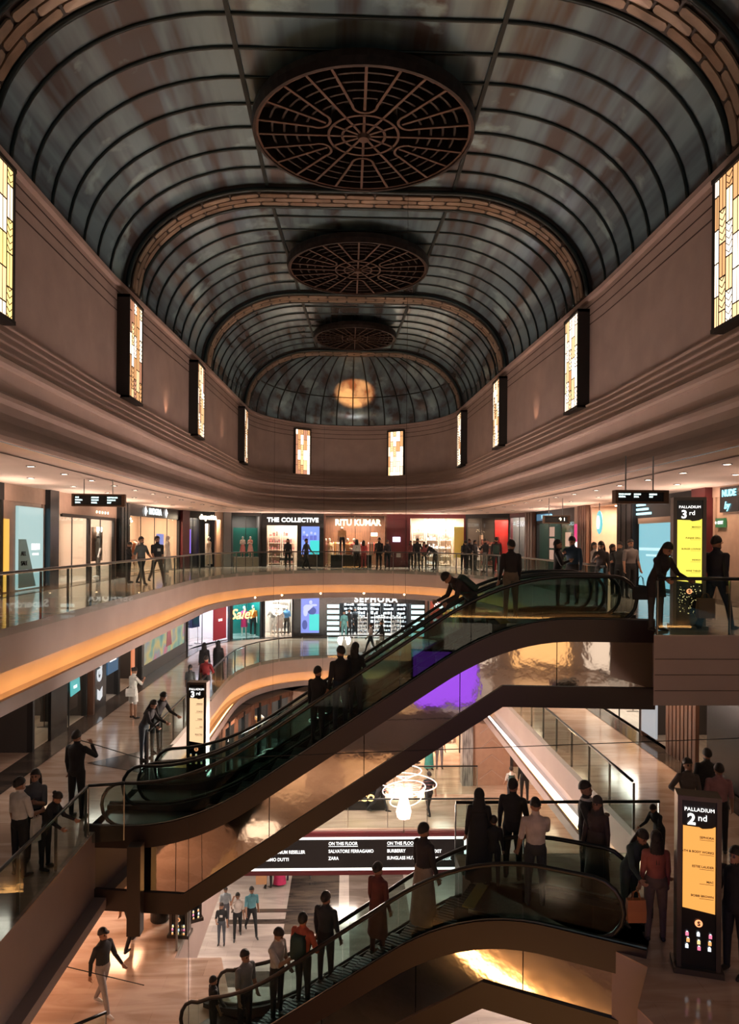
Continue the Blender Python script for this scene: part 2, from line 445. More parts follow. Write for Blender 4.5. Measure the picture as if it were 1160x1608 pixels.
# ------------------------------------------------------------------ clerestory wall and stepped bulkhead
def wfun(y):
    y = max(-5, min(39.6, y))
    return float(np.interp(y, [-5, 20, 30.6, 39.6], [7.1, 7.08, 6.5, 6.1]))
def ffun(y): return float(np.interp(y, [-5, 21.7, 30.6, 39.6], [2.8, 2.8, 2.42, 2.03]))
APY, APB = 39.6, 6.8
W = []; nW = 30
for i in range(nW): 
    y = -5 + (APY + 5) * i / nW; W.append(Vector((XC - wfun(y), y)))
for i in range(41):
    t = PI * i / 40; W.append(Vector((XC - 6.1 * math.cos(t), APY + APB * math.sin(t))))
for i in range(1, nW + 1):
    y = APY - (APY + 5) * i / nW; W.append(Vector((XC + wfun(y), y)))
B = []
for i in range(nW):
    y = -5 + (32 + 5) * i / nW; B.append(Vector((XC - float(np.interp(y, [-5, 22, 32], [6.1, 6.1, 5.6])), y)))
for i in range(41):
    t = PI * i / 40; c, s = math.cos(t), math.sin(t); B.append(Vector((XC - 5.6 * math.copysign(abs(c) ** (2 / 2.2), c), 32 + 9.3 * abs(s) ** (2 / 2.2))))
for i in range(1, nW + 1):
    y = 32 - (32 + 5) * i / nW; B.append(Vector((XC + float(np.interp(y, [-5, 22, 32], [6.1, 6.1, 5.6])), y)))
S3b = []
for i in range(nW):
    y = -5 + 35 * i / nW; S3b.append(Vector((0.3 - 10.4, y)))
for i in range(41):
    t = PI * i / 40; c, s = math.cos(t), math.sin(t); S3b.append(Vector((0.3 - 10.4 * math.copysign(abs(c) ** (2 / 4.5), c), 30 + 13.4 * abs(s) ** (2 / 4.5))))
for i in range(1, nW + 1):
    y = 30 - 35 * i / nW; S3b.append(Vector((0.3 + 10.4, y)))

walls = empty('wall_upper', kind='structure')
prof = [(0, WT)]
for z in (WT - 0.28, WT - 0.56, WT - 0.84):
    prof += [(0, z + 0.018), (-0.02 * 1.0, z + 0.018), (-0.02, z - 0.018), (0.0, z - 0.018)]
prof += [(0, WB)]
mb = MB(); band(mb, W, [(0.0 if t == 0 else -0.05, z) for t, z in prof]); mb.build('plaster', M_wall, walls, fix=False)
for z in (WT - 0.28, WT - 0.56, WT - 0.84):
    mb = MB(); band(mb, W, [(0.004, z + 0.016), (0.004, z - 0.016)]); mb.build('groove_line', M_groove, walls, fix=False)
mb = MB(); band(mb, W, [(-0.3, WT), (0.12, WT), (0.12, WT - 0.12), (0, WT - 0.14)]); mb.build('cornice', M_wall, walls, fix=False)
P = [(0, WB)]
k, z = 0.10, WB
for i in range(4):
    P += [(k, z), (k, z - 0.03), (k - 0.02, z - 0.06), (k - 0.02, z - 0.22)]
    k += 0.10; z -= 0.22
P += [(0.53, z), (0.56, z - 0.03), (0.56, z - 0.12), (0.53, z - 0.17), (0.46, z - 0.18), (0.43, z - 0.42), (0.46, z - 0.60), (0.60, z - 0.66), (0.64, z - 0.72), (0.64, z - 0.80), (0.58, z - 0.88), (0.60, z - 1.05), (0.70, z - 1.22), (0.86, z - 1.36), (0.95, z - 1.46), (1.0, z - 1.56), (1.0, SOF + 0.03), (0.985, SOF)]
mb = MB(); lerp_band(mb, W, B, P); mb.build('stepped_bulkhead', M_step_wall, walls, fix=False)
ceil3 = empty('ceiling', kind='structure')
mb = MB(); lerp_band(mb, B, S3b, [(0.01, SOF), (1.0, SOF)]); band(mb, S3b, [(0, SOF), (-2.7, SOF)]); mb.build('gallery_soffit', M_soffit, ceil3, fix=False)
mb = MB(); lerp_band(mb, B, S3b, [(0.16, SOF - 0.012), (0.178, SOF - 0.012)]); mb.build('soffit_slot', M_groove, ceil3, fix=False)

# ------------------------------------------------------------------ barrel vault
SQ = WT
def vsec(y, side, n=14, drop=0.0):
    """vault curve on one side, from springing to the edge of the flat crown"""
    ww, ff = wfun(y) + 0.02, ffun(y)
    out = []
    for i in range(n + 1):
        t = PI / 2 * i / n
        out.append(Vector((XC + side * (ff + (ww - ff - drop) * math.cos(t)), y, WT + (VT - WT - drop) * math.sin(t))))
    return out
def vfull(y, drop=0.0, n=14):
    return vsec(y, -1, n, drop) + list(reversed(vsec(y, 1, n, drop)))
vault = empty('ceiling', kind='structure'); vault['label'] = 'ribbed barrel vault of dark blue-grey panes'
ARCH = [-5, 3.9, 12.8, 21.7, 30.6, 39.6]
AW = 1.05
for a0, a1 in zip(ARCH[:-1], ARCH[1:]):
    ya, yb = a0 + AW / 2, a1 - AW / 2
    if a0 < 0: ya = a0
    n = 8; st = (yb - ya) / n
    for i in range(n):
        y0, y1 = ya + i * st, ya + (i + 1) * st
        for side in (-1, 1):
            A0, A1 = vsec(y0 + 0.02, side), vsec(y1 - 0.02, side)
            mb = MB(); mb.loft([A0, A1], wrap=False, caps=False)
            mb.loft([[p + Vector((side * 0.03, 0, 0.03)) for p in A0], [p + Vector((side * 0.03, 0, 0.03)) for p in A1]], wrap=False, caps=False)
            mb.build('pane', M_pane, vault, fix=False, smooth=True)
        fa, fb = ffun(y0), ffun(y1)
        MB().prism([(XC - fa, y0 + .02), (XC + fa, y0 + .02), (XC + fb, y1 - .02), (XC - fb, y1 - .02)], VT, VT + 0.03).build('pane', M_pane, vault)
        if i > 0:
            MB().tube(vfull(y0, 0.02), 0.042, 6).build('rib', M_rib, vault, smooth=True)
    for side in (-1, 1):
        MB().bar((XC + side * ffun(ya), ya, VT - 0.02), (XC + side * ffun(yb), yb, VT - 0.02), 0.10, 0.10).build('long_beam', M_rib, vault)
# backing shell above the panes so the roof is closed
mb = MB(); mb.loft([vfull(y, -0.15) for y in (-5, 20, 30.6, 39.6)], wrap=False, caps=False); mb.build('roof_shell', M_blackm, vault, fix=False)

# ornamental arches faced with elongated interlocking tiles
M_tile = mat('arch_tile_bronze', (0.25, 0.19, 0.145), 0.38, metal=0.35, var=0.25, scale=1.5)
M_tile2 = mat('arch_tile_bronze_dark', (0.20, 0.14, 0.10), 0.38, metal=0.35, var=0.25, scale=1.5)
M_archback = mat('arch_backing', (0.03, 0.022, 0.02), 0.5)
def at_len(pts, L, s):
    i = int(np.searchsorted(L, s) - 1); i = max(0, min(len(pts) - 2, i))
    t = (s - L[i]) / (L[i + 1] - L[i])
    p = pts[i].lerp(pts[i + 1], t); d = (pts[i + 1] - pts[i]).normalized()
    return p, d
for yc in ARCH[1:]:
    ar = empty('arch_band', (0, 0, 0), kind='structure'); ar['label'] = 'bronze arch band faced with interlocking long tiles'
    drop = 0.16
    f1, f2 = vfull(yc - AW / 2, drop, 18), vfull(yc + AW / 2, drop, 18)
    g1, g2 = vfull(yc - AW / 2, -0.1, 18), vfull(yc + AW / 2, -0.1, 18)
    mb = MB(); mb.loft([g1, f1, f2, g2], wrap=False, caps=False); mb.build('band_backing', M_archback, ar, fix=False)
    for f in (f1, f2): MB().tube(f, 0.07, 6).build('edge_rib', M_rib, ar, smooth=True)
    pts = vfull(yc, drop + 0.03, 24)
    L = [0.0]
    for p, q in zip(pts[:-1], pts[1:]): L.append(L[-1] + (q - p).length)
    tot = L[-1]; nt = 19; tl = tot / nt
    wd = (AW - 0.3) / 3
    for r in range(3):
        for q in range(nt + (r % 2)):
            s0 = (q - 0.5 * (r % 2)) * tl + 0.03; s1 = s0 + tl - 0.06
            s0 = max(s0, 0.02); s1 = min(s1, tot - 0.02)
            if s1 - s0 < 0.1: continue
            yy = yc - (AW - 0.3) / 2 + wd * (r + 0.5)
            h = wd / 2 - 0.018
            cut = min(0.10, (s1 - s0) / 3)
            ring = [(s0, 0), (s0 + cut, -h), (s1 - cut, -h), (s1, 0), (s1 - cut, h), (s0 + cut, h)]
            m_ = (s0 + s1) / 2
            ring = [(s0, -h + 0.04), (s0 + cut * .5, -h), (m_, -h), (s1 - cut * .5, -h), (s1, -h + 0.04), (s1, h - 0.04), (s1 - cut * .5, h), (m_, h), (s0 + cut * .5, h), (s0, h - 0.04)]
            top = []; bot = []
            for s_, y_ in ring:
                p, d = at_len(pts, L, s_); nn = Vector((d.z, 0, -d.x))
                if nn.z > 0: nn = -nn
                top.append((p.x, yy + y_, p.z)); b_ = p + nn * 0.035; bot.append((b_.x, yy + y_ * 0.93, b_.z))
            mb = MB(); mb.loft([top, bot]); mb.build('tile', M_tile if (q + r) % 3 else M_tile2, ar)

# half dome over the far end
dome = empty('ceiling', kind='structure'); dome['label'] = 'half dome of dark panes over the far end'
def dpt(az, el, sh=0.0):
    """dome: springs from the apse wall, meets the last arch; az 0..pi, el 0..1 (springing to crown)"""
    c = math.cos(az); s = math.sin(az)
    t = PI / 2 * el
    # radius shrinks like the vault quarter-curve
    rr = math.cos(t)
    ff = 2.03 * (1 - 0)  # flat half width at the arch
    kx = (ff + (6.1 - ff) * rr) / 6.1
    base = Vector((XC - (6.1 - sh) * c * kx, APY + (APB - sh) * s * (rr * 0.86 + 0.14 * rr ** 0.3 if rr > 0 else 0), WT + (VT - WT - sh) * math.sin(t)))
    return base
ND, NE = 18, 12
for i in range(ND):
    a0, a1 = PI * i / ND, PI * (i + 1) / ND
    for e0, e1 in ((0, 0.36), (0.36, 0.72), (0.72, 1.0)):
        mb = MB()
        for sgn in (0.0, -0.03):
            mb.loft([[dpt(a0 + (a1 - a0) * q / 3, e0 + (e1 - e0) * j / 5, sgn) for j in range(6)] for q in range(4)], wrap=False, caps=False)
        mb.build('pane', M_pane, dome, fix=False, smooth=True)
for i in range(1, ND):
    MB().tube([dpt(PI * i / ND, j / 14 * 0.985, 0.02) for j in range(15)], 0.042, 6).build('rib', M_rib, dome, smooth=True)
for e in (0.36,):
    MB().tube([dpt(PI * j / 40, e, 0.02) for j in range(41)], 0.035, 6).build('ring_rib', M_rib, dome, smooth=True)
MB().tube([dpt(PI * j / 40, 0.0, 0.02) for j in range(41)], 0.05, 6).build('ring_rib', M_rib, dome, smooth=True)

# ------------------------------------------------------------------ ceiling medallions
def medallion(y, rad, label):
    t = empty('ceiling_medallion', (XC, y, VT - 0.55), 0, label, 'ceiling grille', 'round grilles along the vault')
    dp = 0.26 * rad / 2.6; wd = 0.05 * rad / 2.6
    def pol(r, a): return (r * math.cos(a), r * math.sin(a), 0)
    def bars(name, pts, closed=False, tall=1.0):
        mb = MB(); n = len(pts)
        for i in range(n if closed else n - 1):
            a = Vector(pts[i]); b = Vector(pts[(i + 1) % n])
            mb.bar(a, b, wd, dp * tall)
        mb.build(name, M_bronze, t)
        if name == 'cross_bar': return
        mb = MB()
        for i in range(n if closed else n - 1):
            a = Vector(pts[i]) - Vector((0, 0, dp / 2 * tall + 0.008)); b = Vector(pts[(i + 1) % n]) - Vector((0, 0, dp / 2 * tall + 0.008))
            mb.bar(a, b, wd * 1.25, 0.02)
        mb.build('copper_bead', M_copper, t)
    circ = lambda r, n=48: [pol(r, 2 * PI * k / n) for k in range(n)]
    mb = MB(); mb.lathe([(rad, -dp * .7), (rad + .07, -dp * .7), (rad + .10, 0), (rad + .08, 0.16), (rad, 0.18), (rad, -dp * .7)], n=64, caps=False); mb.build('rim', M_bronze, t, smooth=False)
    MB().lathe([(0.001, 0.15), (rad, 0.15), (rad, 0.17), (0.001, 0.17)], n=48).build('backing_disc', mat('grille_backing', (0.03, 0.03, 0.032), 0.5), t)
    bars('outer_ring', circ(rad - 0.03, 64), True)
    bars('inner_ring', circ(rad * .327), True)
    bars('inner_ring', circ(rad * .20, 36), True)
    MB().lathe([(0.001, -dp * .9), (rad * .05, -dp * .9), (rad * .065, -dp * .5), (rad * .065, dp), (0.001, dp)], n=16).build('hub', M_copper, t)
    for k in range(12):
        a = 2 * PI * k / 12 + PI / 12 * 0
        bars('spoke', [pol(rad * .06, a), pol(rad * .325, a)])
    for k in range(6):
        a = 2 * PI * k / 6 + PI / 2
        ha = R(16.5)
        # petal: two long sides joined by a round inner end
        pin = rad * .40
        pts = [pol(rad * .985, a - ha)]
        c = Vector(pol(pin + rad * .08, a)); rr = rad * .11
        side = Vector((-math.sin(a), math.cos(a), 0)); out = Vector((math.cos(a), math.sin(a), 0))
        for q in range(9):
            th = PI * q / 8
            p = c - side * rr * math.cos(th) - out * rr * math.sin(th)
            pts.append((p.x, p.y, 0))
        pts.append(pol(rad * .985, a + ha))
        bars('petal_frame', pts, False, 1.1)
        bars('spoke', [pol(pin, a), pol(rad * .98, a)])
        a2 = a + PI / 6
        bars('spoke', [pol(rad * .33, a2), pol(rad * .98, a2)])
        for r_ in (.55, .66, .77, .88):
            h = ha * 0.93 * min(1, (r_ - .35) * 2.4 + 0.25)
            bars('cross_bar', [pol(rad * r_, a - h + 2 * h * q / 4) for q in range(5)], False, 0.8)
            h2 = PI / 6 - h
            bars('cross_bar', [pol(rad * (r_ - .03), a2 - h2 + 2 * h2 * q / 4) for q in range(5)], False, 0.8)
    for s in (-1, 1):
        for q in (-1, 1): MB().box(s * rad * .6 - .03, s * rad * .6 + .03, q * rad * .6 - .03, q * rad * .6 + .03, 0.17, 0.56).build('hanger', M_bronze, t)
    return t
medallion(17.35, 2.62, 'large round bronze lattice grille on the crown, nearest and biggest of three')
medallion(26.0, 2.50, 'round bronze lattice grille on the crown, middle one of three')
medallion(35.0, 1.95, 'small round bronze lattice grille, farthest of three, before the half dome')

# ------------------------------------------------------------------ stained glass windows
GC = [(1.0, 0.62, 0.30), (1.0, 0.48, 0.20), (1.0, 0.72, 0.45), (1.0, 0.80, 0.62), (0.95, 0.42, 0.24), (1.0, 0.66, 0.22)]
GM = [emi('stained_pane_%s' % n, c, s) for n, c, s in zip('amber orange honey cream rust yellow'.split(), GC, (1.5, 1.0, 1.9, 2.6, 0.75, 1.6))]
def window(idx, pos, ang, wd=1.2, ht=2.9, z=None, pal=(0, 1, 2, 3, 4), deep=0.32):
    """pos: plan centre on the wall, ang: direction the window faces"""
    t = empty('window_%d' % idx, (pos[0], pos[1], (z if z is not None else WB - 0.05)), ang + PI / 2, kind='structure')
    # local x along the wall, local -y towards the atrium
    d = deep; f = 0.09
    h = ht
    MB().box(-wd / 2 - f, -wd / 2, -d, 0.1, 0, h + f).build('frame_side', M_frame, t)
    MB().box(wd / 2, wd / 2 + f, -d, 0.1, 0, h + f).build('frame_side', M_frame, t)
    MB().box(-wd / 2 - f, wd / 2 + f, -d - 0.02, 0.1, h, h + f).build('frame_head', M_frame, t)
    MB().box(-wd / 2 - f, wd / 2 + f, -d - 0.02, 0.1, -0.02, 0.06).build('frame_sill', M_frame, t)
    came = MB(); yy = -d + 0.02
    cols = 5; cw = [0.14, 0.20, 0.20, 0.26, 0.20]; cw = [c / sum(cw) * wd for c in cw]
    x = -wd / 2; rnd = random.Random(idx * 13)
    for c in range(cols):
        hh = h / 4.5
        z0 = -hh * (0.5 if c % 2 else 0.0) + (0.0)
        r = 0
        while z0 < h - 0.01:
            a, b = max(z0, 0.03), min(z0 + hh, h)
            leaf = (c in (1, 2, 4)) and ((r + c) % 2 == 0)
            g = GM[rnd.choice(pal)]
            if b - a > 0.03:
                MB().box(x + .01, x + cw[c] - .01, yy - 0.008, yy + 0.008, a + .01, b - .01).build('pane', g, t)
                came.box(x, x + cw[c], yy - .018, yy + .012, b - .012, b + .012)
            if leaf:
                for q in range(5):
                    zz = z0 + hh * (q + .4) / 5
                    if zz < 0.03 or zz + 0.09 > h: continue
                    xm = x + cw[c] / 2
                    came.bar((x + .02, yy - .012, zz + .08), (xm, yy - .012, zz), .012, .012)
                    came.bar((xm, yy - .012, zz), (x + cw[c] - .02, yy - .012, zz + .08), .012, .012)
            elif b - a > 0.1:
                came.box(x + cw[c] / 2 - .005, x + cw[c] / 2 + .005, yy - .015, yy + .01, a, b)
            z0 += hh; r += 1
        came.box(x - .009, x + .009, yy - .018, yy + .012, 0.03, h)
        x += cw[c]
    came.build('lead_came', M_frame, t)
    return t
wi = 1
for side, ys in ((-1, (13.15, 21.4, 28.9, 38.6)), (1, (12.95, 22.0, 30.9, 38.9))):
    for y in ys:
        dw = (wfun(y + .1) - wfun(y - .1)) / .2
        pal = (0, 2, 5, 5, 2) if wi == 1 else ((0, 1, 2, 3, 4) if side < 0 else (2, 3, 3, 0, 1))
        window(wi, (XC + side * wfun(y), y), PI if side > 0 else 0, pal=pal); wi += 1
for px, pal in ((472, (1, 4, 0, 3, 1)), (622, (3, 3, 2, 1, 0))):
    d = ray(px); 
    # intersection with the apse ellipse
    best = None
    for k in range(400):
        y = 39.6 + k * 0.02; x = d.x / d.y * y
        if ((x - XC) / 6.1) ** 2 + ((y - APY) / APB) ** 2 >= 1: best = (x, y); break
    nx, ny = -(best[0] - XC) / 6.1 ** 2, -(best[1] - APY) / APB ** 2
    window(wi, best, math.atan2(ny, nx), wd=1.05, pal=pal, deep=0.2); wi += 1

# ------------------------------------------------------------------ outer walls of the galleries (behind the shops)
def wallband(name, path, z0, z1, m, off=0.0):
    mb = MB(); band(mb, path, [(-off, z0), (-off, z1)]); return props(mb.build(name, m, None, fix=False), kind='structure')
M_shopwall = mat('gallery_wall_dark', (0.05, 0.045, 0.045), 0.6)
wallband('wall_gallery', S3, L3, SOF, M_shopwall, 2.6)
wallband('wall_gallery', S2, L2, L3 - 1.5, M_wall, 2.6)
for x in (-12.5, 12.5):
    props(MB().box(x - .1, x + .1, -5, 42, L0, L2 - 1.5).build('wall_left' if x < 0 else 'wall_right', M_wall), kind='structure')
props(MB().box(-12.5, 12.5, 41.9, 42.1, L0, L2 - 1.5).build('wall_back', M_shopwall), kind='structure')

# ================================================================== RAILINGS
M_railtop = mat('rail_top_dark', (0.015, 0.02, 0.022), 0.3, metal=0.4)
def resample(pts, step):
    pts = [Vector(p) for p in pts]; L = [0.0]
    for a, b in zip(pts[:-1], pts[1:]): L.append(L[-1] + (b - a).length)
    n = max(1, round(L[-1] / step)); out = []
    for k in range(n + 1):
        s = L[-1] * k / n; i = max(0, min(len(pts) - 2, int(np.searchsorted(L, s) - 1)))
        t = (s - L[i]) / max(1e-6, L[i + 1] - L[i]); out.append(pts[i].lerp(pts[i + 1], t))
    return out
def railing(label, pts, z, step=1.25, h=1.0, below=0.15, side=0.03):
    root = empty('glass_railing', (0, 0, 0), 0, label, 'railing')
    p = resample(pts, step)
    for a, b in zip(p[:-1], p[1:]):
        d = (b - a).normalized()
        MB().bar((*(a + d * .015), z + (h - .05 - below) / 2), (*(b - d * .015), z + (h - .05 - below) / 2), 0.014, h - .05 + below).build('glass_panel', M_glass, root)
    for a, b in zip(p, p[1:] + [None]):
        nb = b if b is not None else a + (a - p[-2])
        d = (nb - a).normalized(); n = Vector((d.y, -d.x))
        q = a - n * 0.03
        MB().bar((q.x, q.y, z - below), (q.x, q.y, z + h - 0.04), 0.05, 0.02, (d.x, d.y, 0)).build('post', M_steel, root)
    MB().tube([(q.x, q.y, z + h) for q in p], 0.032, 8).build('handrail', M_railtop, root, smooth=True)
    return root
V3in = [p for p in V3]
railing('long curved glass railing around the gallery of the large black and lit shopfronts', V3in, L3, 1.4)
railing('curved glass railing one storey down, around the oval opening', V2[:-1], L2, 1.35)
railing('glass railing in front of the tall directory with the yellow panel', [Vector((5.55, 12.42)), Vector((9.5, 12.42))], L3, 1.3)
railing('short glass railing beside the head of the upper escalators', [Vector((6.40, 17.75)), Vector((6.80, 18.45))], L3, 1.3)
railing('sloping glass railing at the lower left, beside a group of three people', [Vector((-5.1, 5.5)), Vector((-5.12, 14.25))], L2, 1.35)
railing('short glass railing linking the lower left gallery and the escalator foot', [Vector((-5.12, 14.3)), Vector((-4.45, 14.42))], L2, 0.9)
railing('glass railing behind the crowd at the head of the lower escalator', [Vector((2.1, 13.3)), Vector((6.0, 13.3))], L2, 1.3)
railing('glass railing along the front of the bridge above the floor directory sign', [Vector((-4.0, 24.4)), Vector((5.6, 24.4))], L1, 1.35)
railing('glass railing on the bridge in front of the marble column', [Vector((-3.0, 27.6)), Vector((5.2, 27.6))], L1, 1.6, h=1.1)
railing('glass railing on the warm marble floor beside the lower escalator foot', [Vector((-4.0, 17.2)), Vector((-4.0, 18.6)), Vector((-4.0, 24.3))], L1, 1.3)
railing('small glass railing at the bottom edge, by the man in a cap', [at(100, 13.0), at(128, 13.6), at(172, 13.5)], L1, 1.3)

# ================================================================== ESCALATORS
def escalator(label, Lw, Up, zl, zu, wd, Ll, Lu, sy=1, joints=6, cd=1.20, kn=(-0.08, -0.10)):
    """Lw, Up: plan points of lower and upper knee on the near side; local x runs uphill, local y goes away from the viewer"""
    Lw = Vector(Lw); Up = Vector(Up); d = Up - Lw; run = d.length; ang = math.atan2(d.y, d.x)
    root = empty('escalator', (Lw.x, Lw.y, zl), ang, label, 'escalator')
    rise = zu - zl
    def zc(x, r=1.3):
        """smoothed line of the steps"""
        s = rise / run
        if x <= -r: return 0.0
        if x < r: return s * (x + r) ** 2 / (4 * r)
        if x <= run - r: return s * x
        if x < run + r: return rise - s * (run + r - x) ** 2 / (4 * r)
        return rise
    def zs(x): return 0.0 if x < 0 else rise if x > run else rise * x / run
    x0, x1 = -Ll, run + Lu
    xs = [x0] + [k * 0.25 for k in range(int(math.ceil(x0 / 0.25 + 0.01)), int(x1 / 0.25) + 1)] + [x1]
    xs = sorted(set(xs))
    # brown upper stringer, front and back, with rounded knees
    for y in (0.0, wd):
        mb = MB(); yo = -0.06 if y == 0 else 0.0
        mb.loft([[(x, y + yo, zc(x) - 0.32), (x, y + yo + .06, zc(x) - 0.32), (x, y + yo + .06, zc(x) + 0.12), (x, y + yo, zc(x) + 0.12)] for x in xs])
        mb.build('stringer', M_brown, root)
        MB().tube([(x, y + (-.03 if y == 0 else .03), zc(x) + 0.135) for x in xs], 0.014, 5).build('trim_line', M_steel, root)
    # brown lower chord, sharp knees
    kx = [x0, kn[0], run + kn[1], x1]
    kz = [0.05, 0.0, rise, rise]
    for y in (-0.08, wd):
        mb = MB()
        mb.loft([[(x, y, z - cd - .42), (x, y + .08, z - cd - .42), (x, y + .08, z - cd), (x, y, z - cd)] for x, z in zip(kx, kz)])
        mb.build('lower_chord', M_brown, root)
    mb = MB(); mb.loft([[(x, 0, z - cd - .42), (x, wd, z - cd - .42)] for x, z in zip(kx, kz)], wrap=False, caps=False); mb.build('underside', M_brown, root)
    # polished cladding panels between stringer and chord
    for j in range(joints):
        a = x0 + (x1 - x0) * j / joints; b = x0 + (x1 - x0) * (j + 1) / joints
        seg = sorted(set([a + 0.008, b - 0.008] + [x for x in xs if a < x < b] + [k for k in kx if a < k < b]))
        for y in (-0.035, wd + 0.02):
            mb = MB()
            kz_ = lambda x: float(np.interp(x, kx, kz))
            mb.loft([[(x, y, kz_(x) - cd - .02), (x, y + .02, kz_(x) - cd - .02), (x, y + .02, zc(x) - 0.30), (x, y, zc(x) - 0.30)] for x in seg])
            mb.build('cladding_panel', M_mirror, root)
    # end bulkheads
    for x, z in ((x0, 0), (x1, rise)): MB().box(x - .03, x + .03, 0, wd, z - cd - .42, z - 0.02).build('end_plate', M_brown, root)
    # steps
    n = int(run / 0.36)
    sm = MB().box(0, 0.38, 0.18, wd - 0.18, -0.20, 0)
    for q in range(10): sm.box(0.0, 0.38, 0.2 + (wd - .4) * q / 10, 0.2 + (wd - .4) * (q + .5) / 10, 0, 0.012)
    sme = sm.mesh('step')
    for i in range(n):
        x = (i + 0.3) * run / n
        link('step', sme, M_step, root, (x, 0, zs(x + .2)))
    for a, b, z in ((x0, 0.0, 0.0), (run, x1, rise)): MB().box(a, b, 0.12, wd - 0.12, z - 0.06, z + 0.004).build('landing_plate', M_steel, root)
    for x, z in ((0.02, 0), (run - 0.02, rise)): MB().box(x - .1, x + .1, 0.16, wd - 0.16, z - .01, z + .014).build('comb_plate', mat('comb_yellow', (0.35, 0.25, 0.06), 0.5), root)
    # balustrades
    for y in (0.06, wd - 0.06):
        mb = MB(); mb.loft([[(x, y - .05, zc(x) - 0.05), (x, y + .05, zc(x) - 0.05), (x, y + .05, zc(x) + 0.10), (x, y - .05, zc(x) + 0.10)] for x in xs]); mb.build('skirt', M_blackm, root)
        gx0, gx1 = x0 + 0.75, x1 - 0.75
        m = 7
        for j in range(m):
            a = gx0 + (gx1 - gx0) * j / m + .006; b = gx0 + (gx1 - gx0) * (j + 1) / m - .006
            seg = sorted(set([a, b] + [x for x in xs if a < x < b]))
            mb = MB(); mb.loft([[(x, y - .006, zc(x) + 0.1), (x, y + .006, zc(x) + 0.1), (x, y + .006, zc(x) + 0.93), (x, y - .006, zc(x) + 0.93)] for x in seg]); mb.build('glass_panel', M_escglass, root)
        # rounded glass ends
        for gx, sg, z in ((gx0, -1, 0), (gx1, 1, rise)):
            mb = MB(); ring = [(gx, z + 0.93)] + [(gx + sg * 0.40 * math.sin(t), z + 0.515 + 0.415 * math.cos(t)) for t in [PI * k / 10 for k in range(11)]]
            mb.loft([[(px, y - .006, pz) for px, pz in ring], [(px, y + .006, pz) for px, pz in ring]]); mb.build('glass_end', M_escglass, root)
        pts = [(gx0 + 0.35, y, 0.07)] + [(gx0 - 0.43 * math.sin(PI * k / 8), y, 0.515 - 0.445 * math.cos(PI * k / 8)) for k in range(9)]
        pts += [(x, y, zc(x) + 0.96) for x in xs if gx0 + .1 < x < gx1 - .1]
        pts += [(gx1 + 0.43 * math.sin(PI * k / 8), y, rise + 0.515 + 0.445 * math.cos(PI * k / 8)) for k in range(9)] + [(gx1 - 0.35, y, rise + 0.07)]
        MB().tube(pts, 0.038, 8).build('handrail', M_rubber, root, smooth=True)
    def pos(f, off=0.5, lane=None):
        x = f * run
        lx, ly = x, (lane if lane is not None else wd * off)
        c, s = math.cos(ang), math.sin(ang)
        return (Lw.x + lx * c - ly * s, Lw.y + lx * s + ly * c, zl + zs(x) + 0.012)
    return root, pos, ang
A_L, A_U = at(300, 14.4), at(798, 13.9)
escA, posA, angA = escalator('nearer of the two long escalators crossing the middle, brown banded with mirror cladding', A_L, A_U, L2, L3, 1.2, 2.15, 2.85)
nA = Vector((-(A_U - A_L).normalized().y, (A_U - A_L).normalized().x))
escA2, posA2, _ = escalator('farther of the two long escalators crossing the middle, mostly behind its twin', A_L + nA * 1.32, A_U + nA * 1.32, L2, L3, 1.2, 1.9, 2.6)
escB, posB, angB = escalator('lower escalator crowded with people, rising towards the lower directory kiosk', (-2.35, 13.5), (1.95, 11.25), L1, L2, 1.25, 1.3, 2.7, joints=5, cd=0.98, kn=(-0.1, 0.3))
# dark square column behind the foot of the upper escalator
props(MB().box(at(208, 14.2).x, at(229, 14.2).x, 13.98, 14.24, L1 + 2.15, L2 - 0.1).build('support_post', M_brown), 'dark brown square post under the foot of the upper escalator', 'post')

